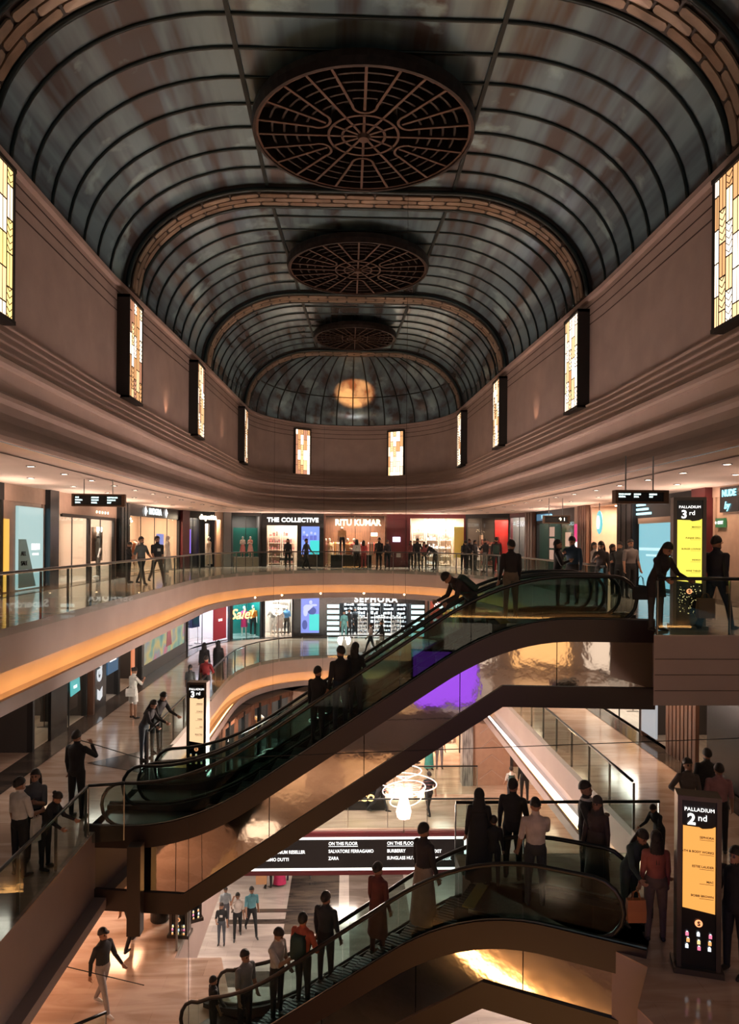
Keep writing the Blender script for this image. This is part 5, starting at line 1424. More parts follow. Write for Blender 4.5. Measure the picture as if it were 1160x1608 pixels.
    info = dict(hipz=hipz - zmin, hp=hpw, hip=hipz, up=lambda p: Vector((up(p).x, up(p).y, up(p).z - zmin)), z=zmin, tips={k: Vector((v.x, v.y, v.z - zmin)) for k, v in tips.items() if k[0] == 'w'}, fem=fem)
    return me, info
POSES = {
    'stand': dict(),
    'standf': dict(abR=7, abL=7),
    'walk': dict(hipR=24, kneeR=8, hipL=-16, kneeL=14, shR=-18, shL=22, elR=20, elL=25),
    'walk2': dict(hipL=22, kneeL=6, hipR=-20, kneeR=20, shL=-15, shR=20, elR=30, elL=18),
    'phone': dict(shR=42, elR=82, twR=35, abR=8, shL=5, elL=20, nod=22, curl=55),
    'call': dict(shR=48, elR=138, twR=12, abR=24, shL=4, elL=15, curl=50),
    'rail': dict(lean=24, shR=52, shL=52, elR=38, elL=38, abR=14, abL=14, nod=8, curl=45),
    'bow': dict(lean=52, shR=70, shL=70, elR=45, elL=45, nod=20, hipR=12, kneeR=14, hipL=6, kneeL=8, curl=50),
    'arms': dict(shR=22, elR=95, twR=70, shL=22, elL=95, twL=70, abR=8, abL=8, curl=30),
    'hold': dict(shR=12, elR=70, twR=20, shL=3, elL=10, curl=55),
    'hipout': dict(abR=32, elR=75, twR=60, shR=-8, abL=12, turn=18, hipL=8, kneeL=10),
    'reach': dict(shR=75, elR=25, abR=10, shL=10, elL=30, turn=-15),
    'brow': dict(shR=95, elR=120, abR=25, twR=20, hipR=16, kneeR=8, hipL=-12, kneeL=12, curl=40),
    'sit': dict(hipR=82, kneeR=88, hipL=82, kneeL=88, shR=30, shL=30, elR=45, elL=45, drop=0.0),
}
BODY = {}
def get_body(pose, fem, fine):
    k = (pose, fem, fine)
    if k not in BODY: BODY[k] = body(POSES[pose], fem, 0.0095 if fine else 0.017)
    return BODY[k]
CL = {}
def cloth(c, rough=.8):
    k = tuple(round(x, 3) for x in c)
    if k not in CL: CL[k] = mat('cloth_%d' % len(CL), c, rough, var=.12, scale=7, bump=.1)
    return CL[k]
SKIN = {'a': mat('skin_warm', (.32, .17, .11), .55), 'b': mat('skin_light', (.45, .27, .19), .55), 'c': mat('skin_dark', (.17, .085, .055), .55)}
M_hair = mat('hair_black', (.012, .009, .008), .5, bump=.4, scale=60); M_eye = mat('eye_dark', (.015, .01, .01), .3); M_lip = mat('lip', (.26, .09, .08), .5)
M_shoe = mat('shoe_black', (.02, .018, .018), .45); M_shoew = mat('shoe_white', (.6, .6, .6), .5)
BLK = (.012, .013, .016); WHT = (.62, .60, .58); NAVY = (.02, .03, .06); GRY = (.12, .12, .13); DNM = (.05, .07, .12); KHK = (.22, .16, .11)
def person(label, pos, z, h, yaw, pose='stand', fem=False, shirt=BLK, pants=BLK, sleeve='short', legs='long', hair='short', skin='a', shoes=None, extra=(), fine=False, hairm=None, group=None, name='person', cat='person', robe=None, lean=0):
    me, inf = get_body(pose, fem, fine)
    sk = SKIN[skin] if skin in SKIN else skin
    root = empty(name, (pos[0], pos[1], z), R(yaw), label, cat, group)
    k = h / 1.72; root.scale = (k, k, k)
    M1 = cloth(shirt); M3 = cloth(pants)
    fl = skin not in SKIN
    b = link('body', me, [sk, M1, M1 if sleeve == 'long' else sk, M3, M3 if legs == 'long' else sk, (shoes or M_shoe), M_eye if not fl else sk, M_lip if not fl else sk], root)
    for i in range(8):
        b.material_slots[i].link = 'OBJECT'
        b.material_slots[i].material = [sk, M1, M1 if sleeve == 'long' else sk, M3, M3 if legs == 'long' else sk, (shoes or M_shoe), M_eye if not fl else sk, M_lip if not fl else sk][i]
    hp, up, H = inf['hp'], inf['up'], inf['hip']
    def add(mb, nm, m, f=hp): 
        mb.v = [tuple(f(p)) for p in mb.v]; return mb.build(nm, m, root, smooth=True)
    hm = hairm or M_hair
    def capmesh(r, z0, yfront, n=18, m=9, ext=0):
        mb = MB(); rings = []
        for i in range(m + 1):
            t = PI * .02 + (PI * .60) * (i / m)
            ring = []
            for q in range(n):
                a = 2 * PI * q / n
                fr = max(0, -math.sin(a))            # front of the head
                tt = t * (1 - .34 * fr ** 1.2 * yfront - .16 * math.cos(a) ** 2)
                ring.append((r[0] * math.sin(tt) * math.cos(a), .012 + r[1] * math.sin(tt) * math.sin(a), H + .688 + r[2] * math.cos(tt)))
            rings.append(ring)
        mb.loft(rings); return mb
    if hair in ('short', 'long', 'bun', 'tail'):
        add(capmesh((.093, .113, .128), 0, 1.0), 'hair', hm)
    if hair == 'long':
        mb = MB(); rings = []
        for i in range(8):
            t = i / 7; z_ = H + .70 - .40 * t; wx = .094 + .025 * math.sin(t * PI) - .02 * t; wy = .05 - .01 * t
            rings.append([(wx * math.cos(a), .055 + .015 * t + wy * math.sin(a) * (1 if math.sin(a) > 0 else .55), z_) for a in [2 * PI * q / 14 for q in range(14)]])
        mb.loft(rings); add(mb, 'hair', hm)
    if hair == 'bun': add(MB().ell((0, .12, H + .73), (.045, .045, .045)), 'hair_bun', hm)
    if hair == 'tail': add(MB().tube([(0, .10, H + .74), (0, .15, H + .70), (0, .14, H + .55), (0, .12, H + .45)], [.025, .035, .03, .01], 8), 'ponytail', hm)
    if hair == 'scarf':
        sm_ = cloth(extra[0] if extra and isinstance(extra[0], tuple) else BLK)
        add(capmesh((.099, .118, .134), 0, .75), 'head_scarf', sm_)
        mb = MB(); rings = []
        for i in range(9):
            t = i / 8; z_ = H + .72 - .34 * t; wx = .093 + .075 * t ** 2; wy = .085 + .03 * t
            # open at the face: front half drawn back at the top
            rings.append([(wx * math.cos(a), .03 - .03 * t + wy * math.sin(a) * (1 if math.sin(a) > 0 else (.15 + 1.05 * t ** .6)), z_) for a in [2 * PI * q / 16 for q in range(16)]])
        mb.loft(rings); add(mb, 'head_scarf', sm_, lambda p: hp(p) if p[2] > H + .52 else up(p))
    if 'cap' in extra:
        add(capmesh((.097, .117, .130), 0, 1.15), 'cap', M_shoe)
        pts = [(x * .075, -.085 - .085 * math.cos(x * 1.35), H + .735) for x in (-1, -.6, -.2, .2, .6, 1)] + [(x * .075, -.075, H + .745) for x in (.6, -.6)]
        mb = MB(); mb.loft([pts, [(p[0], p[1], p[2] + .01) for p in pts]]); add(mb, 'cap_brim', M_shoe)
    if 'beard' in extra: add(MB().ell((0, -.048, H + .592), (.05, .052, .045)), 'beard', hm)
    if 'mask' in extra: add(MB().ell((0, -.062, H + .618), (.048, .048, .042)), 'face_mask', cloth((.5, .5, .5)))
    if 'glasses' in extra:
        mb = MB()
        for s in (-1, 1): mb.tube([(s * .034 + .022 * math.cos(a), -.104, H + .678 + .017 * math.sin(a)) for a in [2 * PI * q / 10 for q in range(10)]], .003, 5, closed=True); mb.tube([(s * .056, -.10, H + .68), (s * .082, .01, H + .672)], .003, 4)
        add(mb, 'glasses', M_black)
    if robe:
        top, bot, wt, wb, col_ = robe     # fractions of height from the hip
        mb = MB(); rings = []; nr = 10
        for i in range(nr + 1):
            t = i / nr; z_ = H + top + (bot - top) * t; wx = wt + (wb - wt) * t ** .8
            rings.append([(wx * math.cos(a) * (1 + .05 * t * math.sin(5 * a + 1)), wx * .72 * math.sin(a) * (1 + .06 * t * math.sin(6 * a)), z_) for a in [2 * PI * q / 24 for q in range(24)]])
        zf = H + inf['z'] * 0
        lim = inf['z'] + .03
        rings = [[(x, y, max(zz, lim)) for x, y, zz in r] for r in rings]
        mb.loft(rings, caps=False); add(mb, 'robe', cloth(col_), lambda p: up(p) if p[2] > H else Vector((p[0], p[1], p[2] - inf['z'])))
    if 'backpack' in extra:
        mb = MB(); mb.loft([[(x * sx, .105 + yy, H + zz) for x, yy in ((-.14, .0), (-.13, .12), (.13, .12), (.14, .0))] for zz, sx in ((.02, .9), (.08, 1.05), (.35, 1.0), (.44, .8))]); add(mb, 'backpack', cloth((.02, .05, .045)), up)
        for s in (-1, 1): add(MB().tube([(s * .10, .13, H + .40), (s * .12, .03, H + .47), (s * .12, -.10, H + .42), (s * .14, -.10, H + .25), (s * .15, .03, H + .10)], .018, 6), 'backpack_strap', cloth((.02, .05, .045)), up)
    if 'scarfneck' in extra: add(MB().tube([(.09 * math.cos(a), .07 * math.sin(a) - .01, H + .50) for a in [2 * PI * q / 16 for q in range(16)]], .03, 8, closed=True), 'scarf', cloth(WHT), up)
    if 'stripes' in extra:
        mb = MB()
        for q in range(6):
            zz = H + .06 + .062 * q; rx = .158 + .016 * min(1, q / 4); mb.tube([(rx * math.cos(a) * 1.05, .122 * math.sin(a), zz) for a in [2 * PI * k_ / 24 for k_ in range(24)]], .011, 5, closed=True)
        add(mb, 'shirt_stripe', cloth((.5, .45, .4)), up)
    if 'print' in extra: add(MB().box(-.06, .06, -.135, -.128, H + .26, H + .36), 'shirt_print', cloth(WHT), up)
    return root, {kk: (Matrix.Translation((pos[0], pos[1], z)) @ Matrix.Rotation(R(yaw), 4, 'Z') @ Matrix.Scale(k, 4)) @ v for kk, v in inf['tips'].items()}
def onf(px, D): p = at(px, D); return (p.x, p.y)
def bag(label, pos, size, m, handle=.12, rz=0.0, name='shopping_bag', grp=None):
    """pos: the hand; the bag hangs below it"""
    w_, d_, h_ = size
    t = empty(name, (pos[0], pos[1], pos[2] - handle - h_), rz, label, 'bag', grp)
    mb = MB(); mb.loft([[(-w_ / 2, -d_ / 2, 0), (w_ / 2, -d_ / 2, 0), (w_ / 2, d_ / 2, 0), (-w_ / 2, d_ / 2, 0)], [(-w_ / 2 * 1.05, -d_ / 2, h_ * .5), (w_ / 2 * 1.05, -d_ / 2, h_ * .5), (w_ / 2 * 1.05, d_ / 2, h_ * .5), (-w_ / 2 * 1.05, d_ / 2, h_ * .5)], [(-w_ / 2, -d_ / 3, h_), (w_ / 2, -d_ / 3, h_), (w_ / 2, d_ / 3, h_), (-w_ / 2, d_ / 3, h_)]]); mb.build('bag_body', m, t)
    for s in (-1, 1): MB().tube([(-w_ * .25, s * d_ / 4, h_ - .01), (-w_ * .15, s * d_ / 8, h_ + handle * .8), (0, 0, h_ + handle), (w_ * .15, s * d_ / 8, h_ + handle * .8), (w_ * .25, s * d_ / 4, h_ - .01)], .006, 5).build('handle', m, t)
    return t
def phone(label, pos, rz=0):
    t = empty('phone', pos, rz, label, 'phone'); MB().box(-.036, .036, -.005, .005, 0, .145).build('case', M_black, t); MB().box(-.032, .032, -.0065, -.005, .008, .137).build('screen', mat('phone_screen', (.02, .03, .04), .1), t)
    return t

# --- level three, near the right hand railing
pr, tp = person('long haired woman in a dark loose top leaning on the railing by the yellow directory', onf(1030, 12.95), L3, 1.68, 20, 'rail', True, (.025, .02, .022), (.05, .045, .045), 'long', hair='long', fine=True, robe=(.25, -.30, .15, .21, (.025, .02, .022)))
bag('dark shoulder bag of the woman leaning on the railing', (onf(1006, 12.95)[0] - .0, 12.95, 1.02), (.26, .12, .24), cloth(BLK), .2, name='handbag')
pr, tp = person('bearded man in dark shirt and jeans walking at the right edge, behind the railing', onf(1125, 13.1), L3, 1.80, 120, 'walk', False, (.02, .02, .03), (.035, .045, .07), 'long', fine=True, extra=('beard', 'glasses'))
bag('pale paper bag with printed hand, beside the legs of the man at the right edge', (onf(1108, 12.8)[0], 12.8, .72), (.30, .12, .36), mat('paper_bag_brown', (.28, .16, .11), .8), .1)
# people behind the head of the long escalators
person('man with his back turned at the top of the long escalators', posA(1.03, .75)[:2], L3 + .005, 1.64, 190, 'standf', False, (.025, .02, .022), KHK, 'long', fine=True)
person('woman with loose hair behind the escalator head, facing a man in a blue shirt', onf(876, 17.4), L3, 1.66, 70, 'arms', True, BLK, BLK, 'long', hair='long')
person('man in a blue shirt looking at his phone behind the escalator head', onf(899, 18.2), L3, 1.76, -40, 'phone', False, (.02, .05, .09), BLK, 'long')
person('woman with long dark hair looking down, in front of the oval turquoise sign', onf(944, 19.0), L3, 1.64, -30, 'phone', True, (.06, .05, .05), BLK, 'long', hair='long')
person('dark haired woman on the left of two chatting near the black column', onf(962, 21.5), L3, 1.55, 60, 'arms', True, BLK, BLK, hair='long')
person('man on the right of two chatting near the black column', onf(973, 21.2), L3, 1.62, -60, 'hold', False, (.03, .03, .03), BLK)
person('shop assistant in pale clothes at the black column beside the pale blue window', onf(990, 20.5), L3, 1.70, 10, 'stand', False, (.14, .12, .12), BLK)
person('shop assistant with pale sleeves left of the woman looking down', onf(933, 23), L3, 1.6, 40, 'hold', True, (.35, .3, .28), BLK, hair='long')
# --- level three, left
person('man in a grey shirt walking past the diamond sign boutique, left of a printed shirt', onf(222, 25.6), L3, 1.74, 60, 'walk', False, (.07, .085, .09), (.05, .05, .05), extra=('beard',))
person('man in a black shirt with a white print, walking past the diamond sign boutique', onf(247, 26.0), L3, 1.76, 40, 'walk2', False, BLK, (.09, .07, .06), extra=('print', 'beard'))
person('person in dark clothes left of the two men by the diamond sign boutique', onf(202, 26.6), L3, 1.5, 90, 'phone', False, BLK, BLK)
# --- level three, far
far = [(452, 40.6, 1.66, 0, 'stand', True, BLK, BLK, 'long', 'dark woman standing alone at the bright doorway of the black shopfront', ()),
       (481, 39.8, 1.72, 60, 'walk', False, (.05, .05, .06), BLK, 'short', 'person walking in front of the blue digital screen', ()),
       (595, 39.2, 1.76, -30, 'standf', False, BLK, BLK, 'short', 'tall dark figure at the railing in front of the glass boutique', ()),
       (608, 39.4, 1.62, 0, 'hold', True, (.06, .05, .06), BLK, 'long', 'shorter dark figure between the glass boutique and the maroon wall', ()),
       (560, 41.0, 1.66, 180, 'stand', True, WHT, BLK, 'long', 'woman in white looking into the glass boutique', ()),
       (571, 41.2, 1.60, 160, 'arms', True, (.4, .05, .06), (.3, .04, .05), 'long', 'woman in red beside the woman in white at the glass boutique', ()),
       (645, 40.4, 1.60, 20, 'hold', True, (.2, .05, .05), BLK, 'long', 'leftmost of the shoppers in front of the full shelves', ()),
       (655, 39.6, 1.74, 160, 'phone', False, BLK, BLK, 'short', 'second shopper from the left before the full shelves, back turned', ()),
       (666, 40.2, 1.55, 0, 'stand', True, (.35, .1, .1), BLK, 'long', 'short shopper in red before the full shelves', ()),
       (684, 39.4, 1.70, -70, 'bow', False, BLK, BLK, 'short', 'person bending forward over the railing before the full shelves', ()),
       (728, 38.3, 1.70, 10, 'rail', True, BLK, BLK, 'scarf', 'left of two figures huddled at the railing by the yellow panel', ()),
       (737, 38.8, 1.72, -30, 'arms', False, (.03, .03, .04), BLK, 'short', 'right of two figures huddled at the railing by the yellow panel', ()),
       (746, 38.6, 1.66, 60, 'hold', True, (.06, .06, .07), BLK, 'long', 'figure beside the SALE stand, looking right', ()),
       (762, 37.0, 1.74, -60, 'phone', False, BLK, GRY, 'short', 'slim figure with a phone right of the SALE stand', ()),
       (779, 34.0, 1.80, 170, 'standf', False, (.02, .02, .02), (.03, .03, .03), 'short', 'broad man with his back turned before the red lit panel', ('backpack',)),
       ]
for px, D, h, yw, po, fe, sh_, pa, ha, lb, ex in far: person(lb, onf(px, D), L3, h, yw, po, fe, sh_, pa, 'long', hair=ha, extra=ex)
# --- riders on the long escalators
p = posA(.895, .5)
person('hunched figure with a backpack bending over near the top of the long escalator', p[:2], p[2], 1.72, -75, 'bow', False, (.03, .02, .02), (.03, .03, .03), 'long', extra=('backpack',), fine=True)
p = posA(.475, .25)
person('tall man riding the long escalator beside a shorter woman', p[:2], p[2], 1.70, -155, 'standf', False, BLK, (.02, .03, .05), 'long', fine=True, extra=('beard',))
p = posA(.52, .5)
person('shorter woman riding the long escalator beside a tall man', p[:2], p[2], 1.54, 150, 'arms', True, BLK, (.02, .03, .05), 'long', hair='long', fine=True)
p = posA(.40, .35)
person('lone dark rider lower down the long escalator', p[:2], p[2], 1.58, 150, 'hold', False, BLK, BLK, 'long', fine=True)
# --- level two, left gallery
person('man in black seen from behind, phone at his ear, on the lower left gallery', onf(123, 15.2), L2, 1.84, 165, 'call', False, BLK, BLK, 'long', fine=True)
person('man in a white T-shirt at the bottom left, behind the sloping railing', onf(34, 12.6), L2, 1.72, 150, 'hold', False, WHT, BLK, fine=True)
person('woman in a patterned top facing the man in the white T-shirt', onf(58, 13.2), L2, 1.66, 10, 'arms', True, (.10, .11, .12), BLK, hair='long', fine=True)
person('person in black with a white tote leaning over the sloping railing', onf(74, 12.9), L2, 1.42, 80, 'rail', True, BLK, BLK, 'long', hair='bun', fine=True)
bag('white tote bag hanging from the shoulder of the person at the sloping railing', (onf(60, 12.7)[0], 12.7, L2 + 1.1), (.20, .08, .42), cloth(WHT), .1, rz=1.2)
person('woman in a white dress with a white bag, walking past the vertical lettering', onf(211, 23.6), L2, 1.66, 140, 'phone', True, WHT, WHT, 'short', 'short', hair='bun', robe=(.02, -.36, .17, .20, WHT))
bag('white bag at the hip of the woman in the white dress', (onf(207, 23.4)[0], 23.4, L2 + 1.12), (.3, .12, .24), cloth(WHT), .1)
person('left of the dark couple leaning together on the gallery railing', onf(228, 19.2), L2, 1.66, 75, 'rail', True, (.03, .03, .035), (.04, .05, .07), 'long', hair='long', fine=True)
person('right of the dark couple leaning together on the gallery railing', onf(246, 19.9), L2, 1.74, 60, 'rail', False, BLK, BLK, 'long', fine=True)
person('small girl in grey at the gallery railing, left of the man in a red shirt', onf(300, 25.5), L2, 1.42, 170, 'stand', True, (.10, .11, .12), (.12, .14, .18), hair='tail')
person('man in a red shirt on the gallery, holding the railing', onf(325, 26.0), L2, 1.66, 160, 'hipout', False, (.20, .015, .02), BLK)
person('left of two women in black robes walking away on the gallery', onf(322, 29.5), L2, 1.62, 185, 'stand', True, BLK, BLK, 'long', hair='scarf', robe=(.30, -.88, .17, .25, BLK))
person('right of two women in black robes walking away on the gallery', onf(344, 29.8), L2, 1.66, 175, 'stand', True, BLK, BLK, 'long', hair='scarf', robe=(.30, -.88, .17, .27, BLK))
# --- level two, far
person('woman in a white top striding past the striped shop', onf(583, 37.2), L2, 1.60, -80, 'walk', True, (.45, .42, .4), BLK, hair='tail')
person('man in black with pale trousers striding past the striped shop', onf(600, 37.3), L2, 1.72, -80, 'walk2', False, BLK, (.45, .43, .42), 'long')
bag('white shopping bag carried past the striped shop', (onf(596, 37.0)[0], 37.0, L2 + .8), (.32, .12, .42), cloth(WHT), .1)
person('woman in a teal top standing at the left stripes of the striped shopfront', onf(541, 42.5), L2, 1.66, 0, 'stand', True, (.10, .30, .32), (.10, .28, .30), hair='long')
person('person in black beside the woman in teal at the striped shop', onf(549, 43.0), L2, 1.74, 30, 'standf', False, BLK, BLK, 'long')
person('shop assistant in black inside the striped shop', onf(558, 44.2), L2, 1.70, 0, 'hold', False, BLK, BLK, 'long')
# --- mannequins
def mann(label, pos, z, h, yaw, pose, fem, top, bot, lg='long', skin=(.55, .5, .47), robe=None, group=None):
    k = 'mannequin_' + '_'.join('%02d' % int(c * 99) for c in skin); m = mat(k, skin, .35)
    return person(label, pos, z, h, yaw, pose, fem, top, bot, 'short', lg, hair='none', skin=m, shoes=m, name='mannequin', cat='mannequin', robe=robe, group=group)
mann('mannequin in a magenta dress in the neon Sale window', onf(384, 43.6), L2 + .02, 1.8, 10, 'hipout', True, (.55, .02, .14), (.55, .02, .14), 'short', robe=(.02, -.42, .16, .20, (.55, .02, .14)))
mann('mannequin in an orange top in the neon Sale window', onf(398, 43.7), L2 + .02, 1.85, -10, 'stand', False, (.65, .18, .02), BLK)
mann('mannequin in a black and white top, left of three in the white window', onf(429, 43.9), L2 + .02, 1.8, 0, 'hipout', True, (.3, .3, .3), WHT)
mann('mannequin in a pale patterned dress, middle of three in the white window', onf(440, 43.9), L2 + .02, 1.75, 10, 'stand', True, (.6, .5, .45), (.6, .5, .45), robe=(.02, -.5, .16, .2, (.55, .42, .38)))
mann('mannequin in a blue shirt, right of three in the white window', onf(451, 44.0), L2 + .02, 1.8, -15, 'hipout', True, (.04, .16, .35), BLK)
mann('seated style mannequin on the left of the green display', onf(381, 43.0), L3 + .56, 1.25, 10, 'arms', True, (.6, .5, .45), (.5, .15, .15), robe=(.02, -.5, .17, .26, (.5, .2, .2)))
mann('seated style mannequin on the right of the green display', onf(393, 43.1), L3 + .56, 1.25, -10, 'arms', True, (.5, .25, .2), (.55, .3, .3), robe=(.02, -.5, .17, .26, (.55, .3, .28)))
mann('tall mannequin in an ochre coat standing on the plinth of the glass boutique', onf(537, 42.4), L3 + .76, 1.75, 180, 'standf', False, (.42, .24, .12), BLK, skin=(.4, .25, .18))
for i, (px, c_) in enumerate(((511, (.55, .3, .28)), (517, (.6, .45, .3)), (556, (.45, .1, .1)), (546, (.5, .2, .08)))):
    mann(('leftmost', 'second', 'fourth', 'third')[i] + ' dressed mannequin from the left in the glass boutique window', onf(px, 43.9), L3 + .02, 1.7, -10 + 12 * i, ('hipout', 'stand')[i % 2], True, c_, c_, robe=(.02, -.8, .17, .3, c_))
mann('red mannequin in the dark glass window beside the SALE stand', onf(781, 36.9), L3 + .02, 1.85, 20, 'hipout', True, (.4, .02, .03), (.4, .02, .03), skin=(.5, .04, .03))
mann('mannequin in an orange jacket in the dark red shop', onf(708, 44.4), L2 + .02, 1.8, 0, 'hipout', False, (.6, .2, .03), BLK)
mann('mannequin in white in the diamond sign boutique window', onf(263, 33.8), L3 + .02, 1.75, -60, 'stand', True, WHT, WHT, robe=(.05, -.8, .17, .27, WHT))
mann('mannequin in a cream robe in the dark framed boutique', onf(328, 42.0), L3 + .02, 1.75, -50, 'stand', True, (.5, .4, .3), (.5, .4, .3), robe=(.05, -.8, .17, .27, (.5, .4, .3)))
mann('dark suited mannequin beside the hanging poster in the beige portal shop', onf(155, 29.6), L3 + .02, 1.9, -50, 'hipout', False, (.05, .04, .03), (.05, .04, .03))
# --- level two, right: the crowd
crowd = [(755, 12.2, 1.62, 170, 'stand', True, BLK, BLK, 'long', 'scarf', 'woman in a black veil at the left of the crowd', (BLK,), (.3, -.85, .17, .25, BLK)),
         (778, 12.1, 1.20, 170, 'stand', True, BLK, BLK, 'long', 'short', 'small child between the veiled woman and the tall figure in the crowd', (), None),
         (808, 12.35, 1.74, 150, 'hold', False, (.02, .02, .022), BLK, 'long', 'short', 'tall dark figure behind the man in the white T-shirt in the crowd', (), None),
         (844, 11.45, 1.72, 175, 'phone', False, (.50, .42, .38), (.04, .04, .05), 'short', 'short', 'man in a white T-shirt with his back turned in the crowd', (), None),
         (922, 12.1, 1.78, 60, 'arms', False, (.03, .03, .03), BLK, 'long', 'short', 'tall man facing right in the middle of the crowd, holding a child', ('scarfneck',), None),
         (940, 11.8, 1.62, -40, 'stand', True, (.08, .05, .045), (.08, .05, .045), 'long', 'scarf', 'woman in a brown robe in the middle of the crowd', ((.05, .04, .04),), (.2, -.85, .16, .24, (.08, .055, .05))),
         (992, 10.9, 1.60, 20, 'rail', True, (.03, .05, .05), (.03, .05, .05), 'long', 'long', 'woman in a dark green patterned top bending her head, beside the pink top', (), None),
         (1033, 10.4, 1.62, 172, 'standf', True, (.30, .09, .07), (.12, .09, .08), 'long', 'long', 'long haired woman in a pink top seen from behind, left of the lower directory', (), None),
         (1038, 13.0, 1.12, -60, 'rail', True, BLK, BLK, 'long', 'short', 'child at the glass railing beneath the marble walkway', (), None),
         (1082, 13.6, 1.70, -15, 'hipout', True, (.10, .08, .075), (.05, .04, .04), 'long', 'long', 'long haired woman leaning on the gallery railing, facing us', (), None),
         (1112, 14.2, 1.72, 170, 'standf', False, (.03, .03, .03), BLK, 'long', 'short', 'man in black partly behind the man in the pink T-shirt', (), None),
         (1131, 13.3, 1.70, 165, 'stand', False, (.30, .15, .17), BLK, 'short', 'short', 'man in a pink T-shirt with his back turned at the right', (), None),
         (1158, 9.6, 1.72, -60, 'stand', False, BLK, BLK, 'long', 'short', 'dark figure cut off by the right edge beside the lower directory', (), None)]
for px, D, h, yw, po, fe, sh_, pa, sl, ha, lb, ex, rb in crowd:
    person(lb, onf(px, D), L2, h, yw, po, fe, sh_, pa, sl, hair=ha, extra=ex, robe=rb, fine=True)
bag('orange paper bag held by the long haired woman in the pink top', (onf(1002, 10.2)[0], 10.2, L2 + .85), (.26, .12, .32), mat('bag_orange', (.35, .13, .05), .7), .12)
# --- riders on the lower escalator
for f, off, h, yw, po, fe, sh_, pa, sl, ha, lb, ex, rb in (
        (.80, .5, 1.80, 130, 'stand', True, (.03, .025, .03), (.30, .22, .19), 'long', 'short', 'tall rider in a dark top and long pale skirt on the lower escalator', (), (.02, -.85, .17, .27, (.28, .20, .17))),
        (.62, .5, 1.66, 140, 'standf', True, (.14, .035, .03), (.10, .03, .03), 'long', 'bun', 'rider in a dark red long top on the lower escalator', (), (.10, -.55, .16, .21, (.14, .035, .03))),
        (.37, .72, 1.74, 150, 'stand', False, (.03, .035, .04), BLK, 'long', 'short', 'rider with thick dark hair behind the orange top', (), None),
        (.33, .30, 1.70, 150, 'hipout', False, (.42, .09, .05), BLK, 'short', 'short', 'rider in an orange top with a dark green backpack', ('backpack',), None),
        (.19, .45, 1.74, 60, 'phone', False, (.40, .38, .37), BLK, 'short', 'short', 'masked rider in a white T-shirt looking at a phone', ('mask',), None),
        (.02, .55, 1.70, 50, 'standf', False, (.16, .16, .17), BLK, 'short', 'short', 'short haired rider in a grey T-shirt near the foot of the lower escalator', (), None),
        (-.10, .35, 1.25, 120, 'stand', False, BLK, BLK, 'short', 'short', 'child at the foot of the lower escalator', (), None)):
    p = posB(f, off)
    r_, tp = person(lb, p[:2], p[2], h, yw, po, fe, sh_, pa, sl, hair=ha, extra=ex, robe=rb, fine=True)
    if 'masked' in lb: phone('dark phone in the hand of the masked rider', tuple(tp['wR']), R(60))
# --- level one
r_, tp = person('man in a dark jacket, cap and pale jeans walking on the warm marble floor', onf(166, 15.1), L1, 1.74, 60, 'walk', False, (.02, .022, .025), (.30, .27, .27), 'long', extra=('cap',), fine=True, shoes=M_shoew)
person('person in a striped shirt walking away under the escalator foot', onf(210, 17.4), L1, 1.72, 165, 'walk2', False, (.05, .045, .045), BLK, 'short', extra=('stripes',), fine=True)
person('hooded dark silhouette at the bottom left corner', onf(30, 13.9), L1, 1.68, 60, 'stand', True, BLK, BLK, 'long', hair='scarf', robe=(.3, -.85, .17, .25, BLK), fine=True)
person('dark boy walking on the bridge behind the ring chandelier', onf(676, 25.6), L1, 1.58, 200, 'walk', False, BLK, BLK)
person('figure in dark clothes left of the ring chandelier on the bridge', onf(598, 25.8), L1, 1.66, 80, 'walk2', False, BLK, BLK, 'long')
person('person with a bright orange bag at the far end of the bridge', onf(655, 31.5), L1, 1.6, 120, 'hold', True, (.02, .02, .03), BLK, hair='long')
person('woman in a teal sari in front of the display counters', onf(676, 30.6), L1, 1.62, 20, 'stand', True, (.03, .18, .18), (.25, .18, .06), hair='long', robe=(.02, -.85, .16, .24, (.03, .2, .2)))
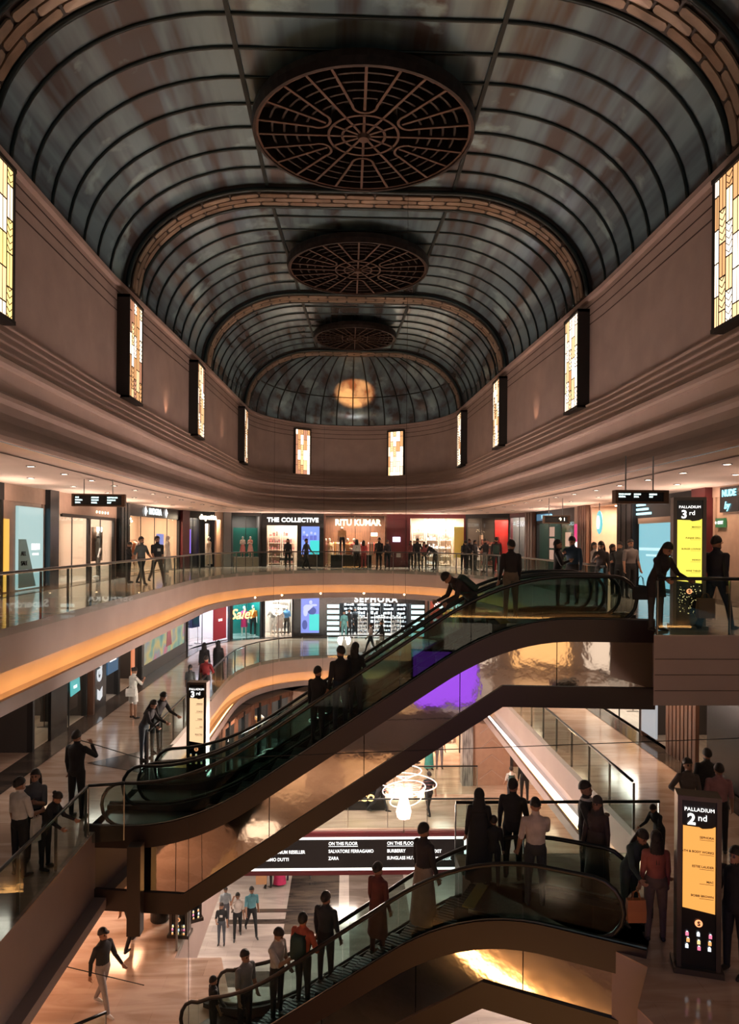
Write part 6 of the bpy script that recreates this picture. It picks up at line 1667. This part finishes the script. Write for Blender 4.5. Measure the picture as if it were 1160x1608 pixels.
person('man in grey beside the woman in the teal sari', onf(692, 30.8), L1, 1.68, 0, 'standf', False, (.08, .07, .08), (.14, .12, .14))
person('girl with a backpack walking away right of the chevron wall', onf(805, 26.4), L1, 1.5, 175, 'walk', True, WHT, BLK, hair='short', extra=('backpack',))
person('dark figure beside the girl with the backpack', onf(826, 26.8), L1, 1.66, 170, 'standf', False, BLK, BLK, 'long')
# --- ground floor
for px, D, h, yw, po, fe, sh_, pa, sl, ha, lb, ex in (
        (358, 26.2, 1.40, 15, 'stand', False, (.35, .38, .42), (.1, .1, .12), 'short', 'short', 'boy in a pale blue shirt walking with the family on the ground floor', ()),
        (352, 25.0, 1.42, 0, 'hold', False, BLK, (.06, .07, .09), 'short', 'short', 'boy in a black printed shirt in front of the family on the ground floor', ('print',)),
        (377, 25.4, 1.60, 10, 'brow', True, (.62, .56, .53), BLK, 'short', 'short', 'woman in a white blouse shading her eyes on the ground floor', ()),
        (399, 25.6, 1.74, 20, 'walk2', False, (.12, .34, .42), BLK, 'short', 'short', 'bearded man in a light blue shirt on the ground floor', ('beard',)),
        (425, 29.0, 1.62, 200, 'hold', True, (.20, .13, .10), BLK, 'short', 'long', 'woman in a patterned top carrying a big paper bag on the ground floor', ()),
        (443, 29.2, 1.68, 190, 'stand', True, (.50, .03, .12), (.50, .03, .12), 'long', 'long', 'woman in wide magenta trousers on the ground floor', ()),
        (452, 29.6, 1.40, 200, 'stand', True, (.05, .05, .12), (.06, .04, .09), 'short', 'tail', 'child in navy beside the magenta trousers', ()),
        (495, 30.2, 1.72, 5, 'walk', False, (.5, .48, .48), BLK, 'short', 'short', 'man in a white shirt and black trousers half hidden under the sign', ())):
    person(lb, onf(px, D), L0 + .002, h, yw, po, fe, sh_, pa, sl, hair=ha, extra=ex, robe=(.02, -.86, .17, .27, (.50, .03, .12)) if 'wide magenta' in lb else None, fine=True)
bag('big tan paper bag with a red mark carried on the ground floor', (onf(414, 28.8)[0], 28.8, L0 + .95), (.42, .16, .55), mat('bag_tan', (.50, .26, .13), .8), .12)
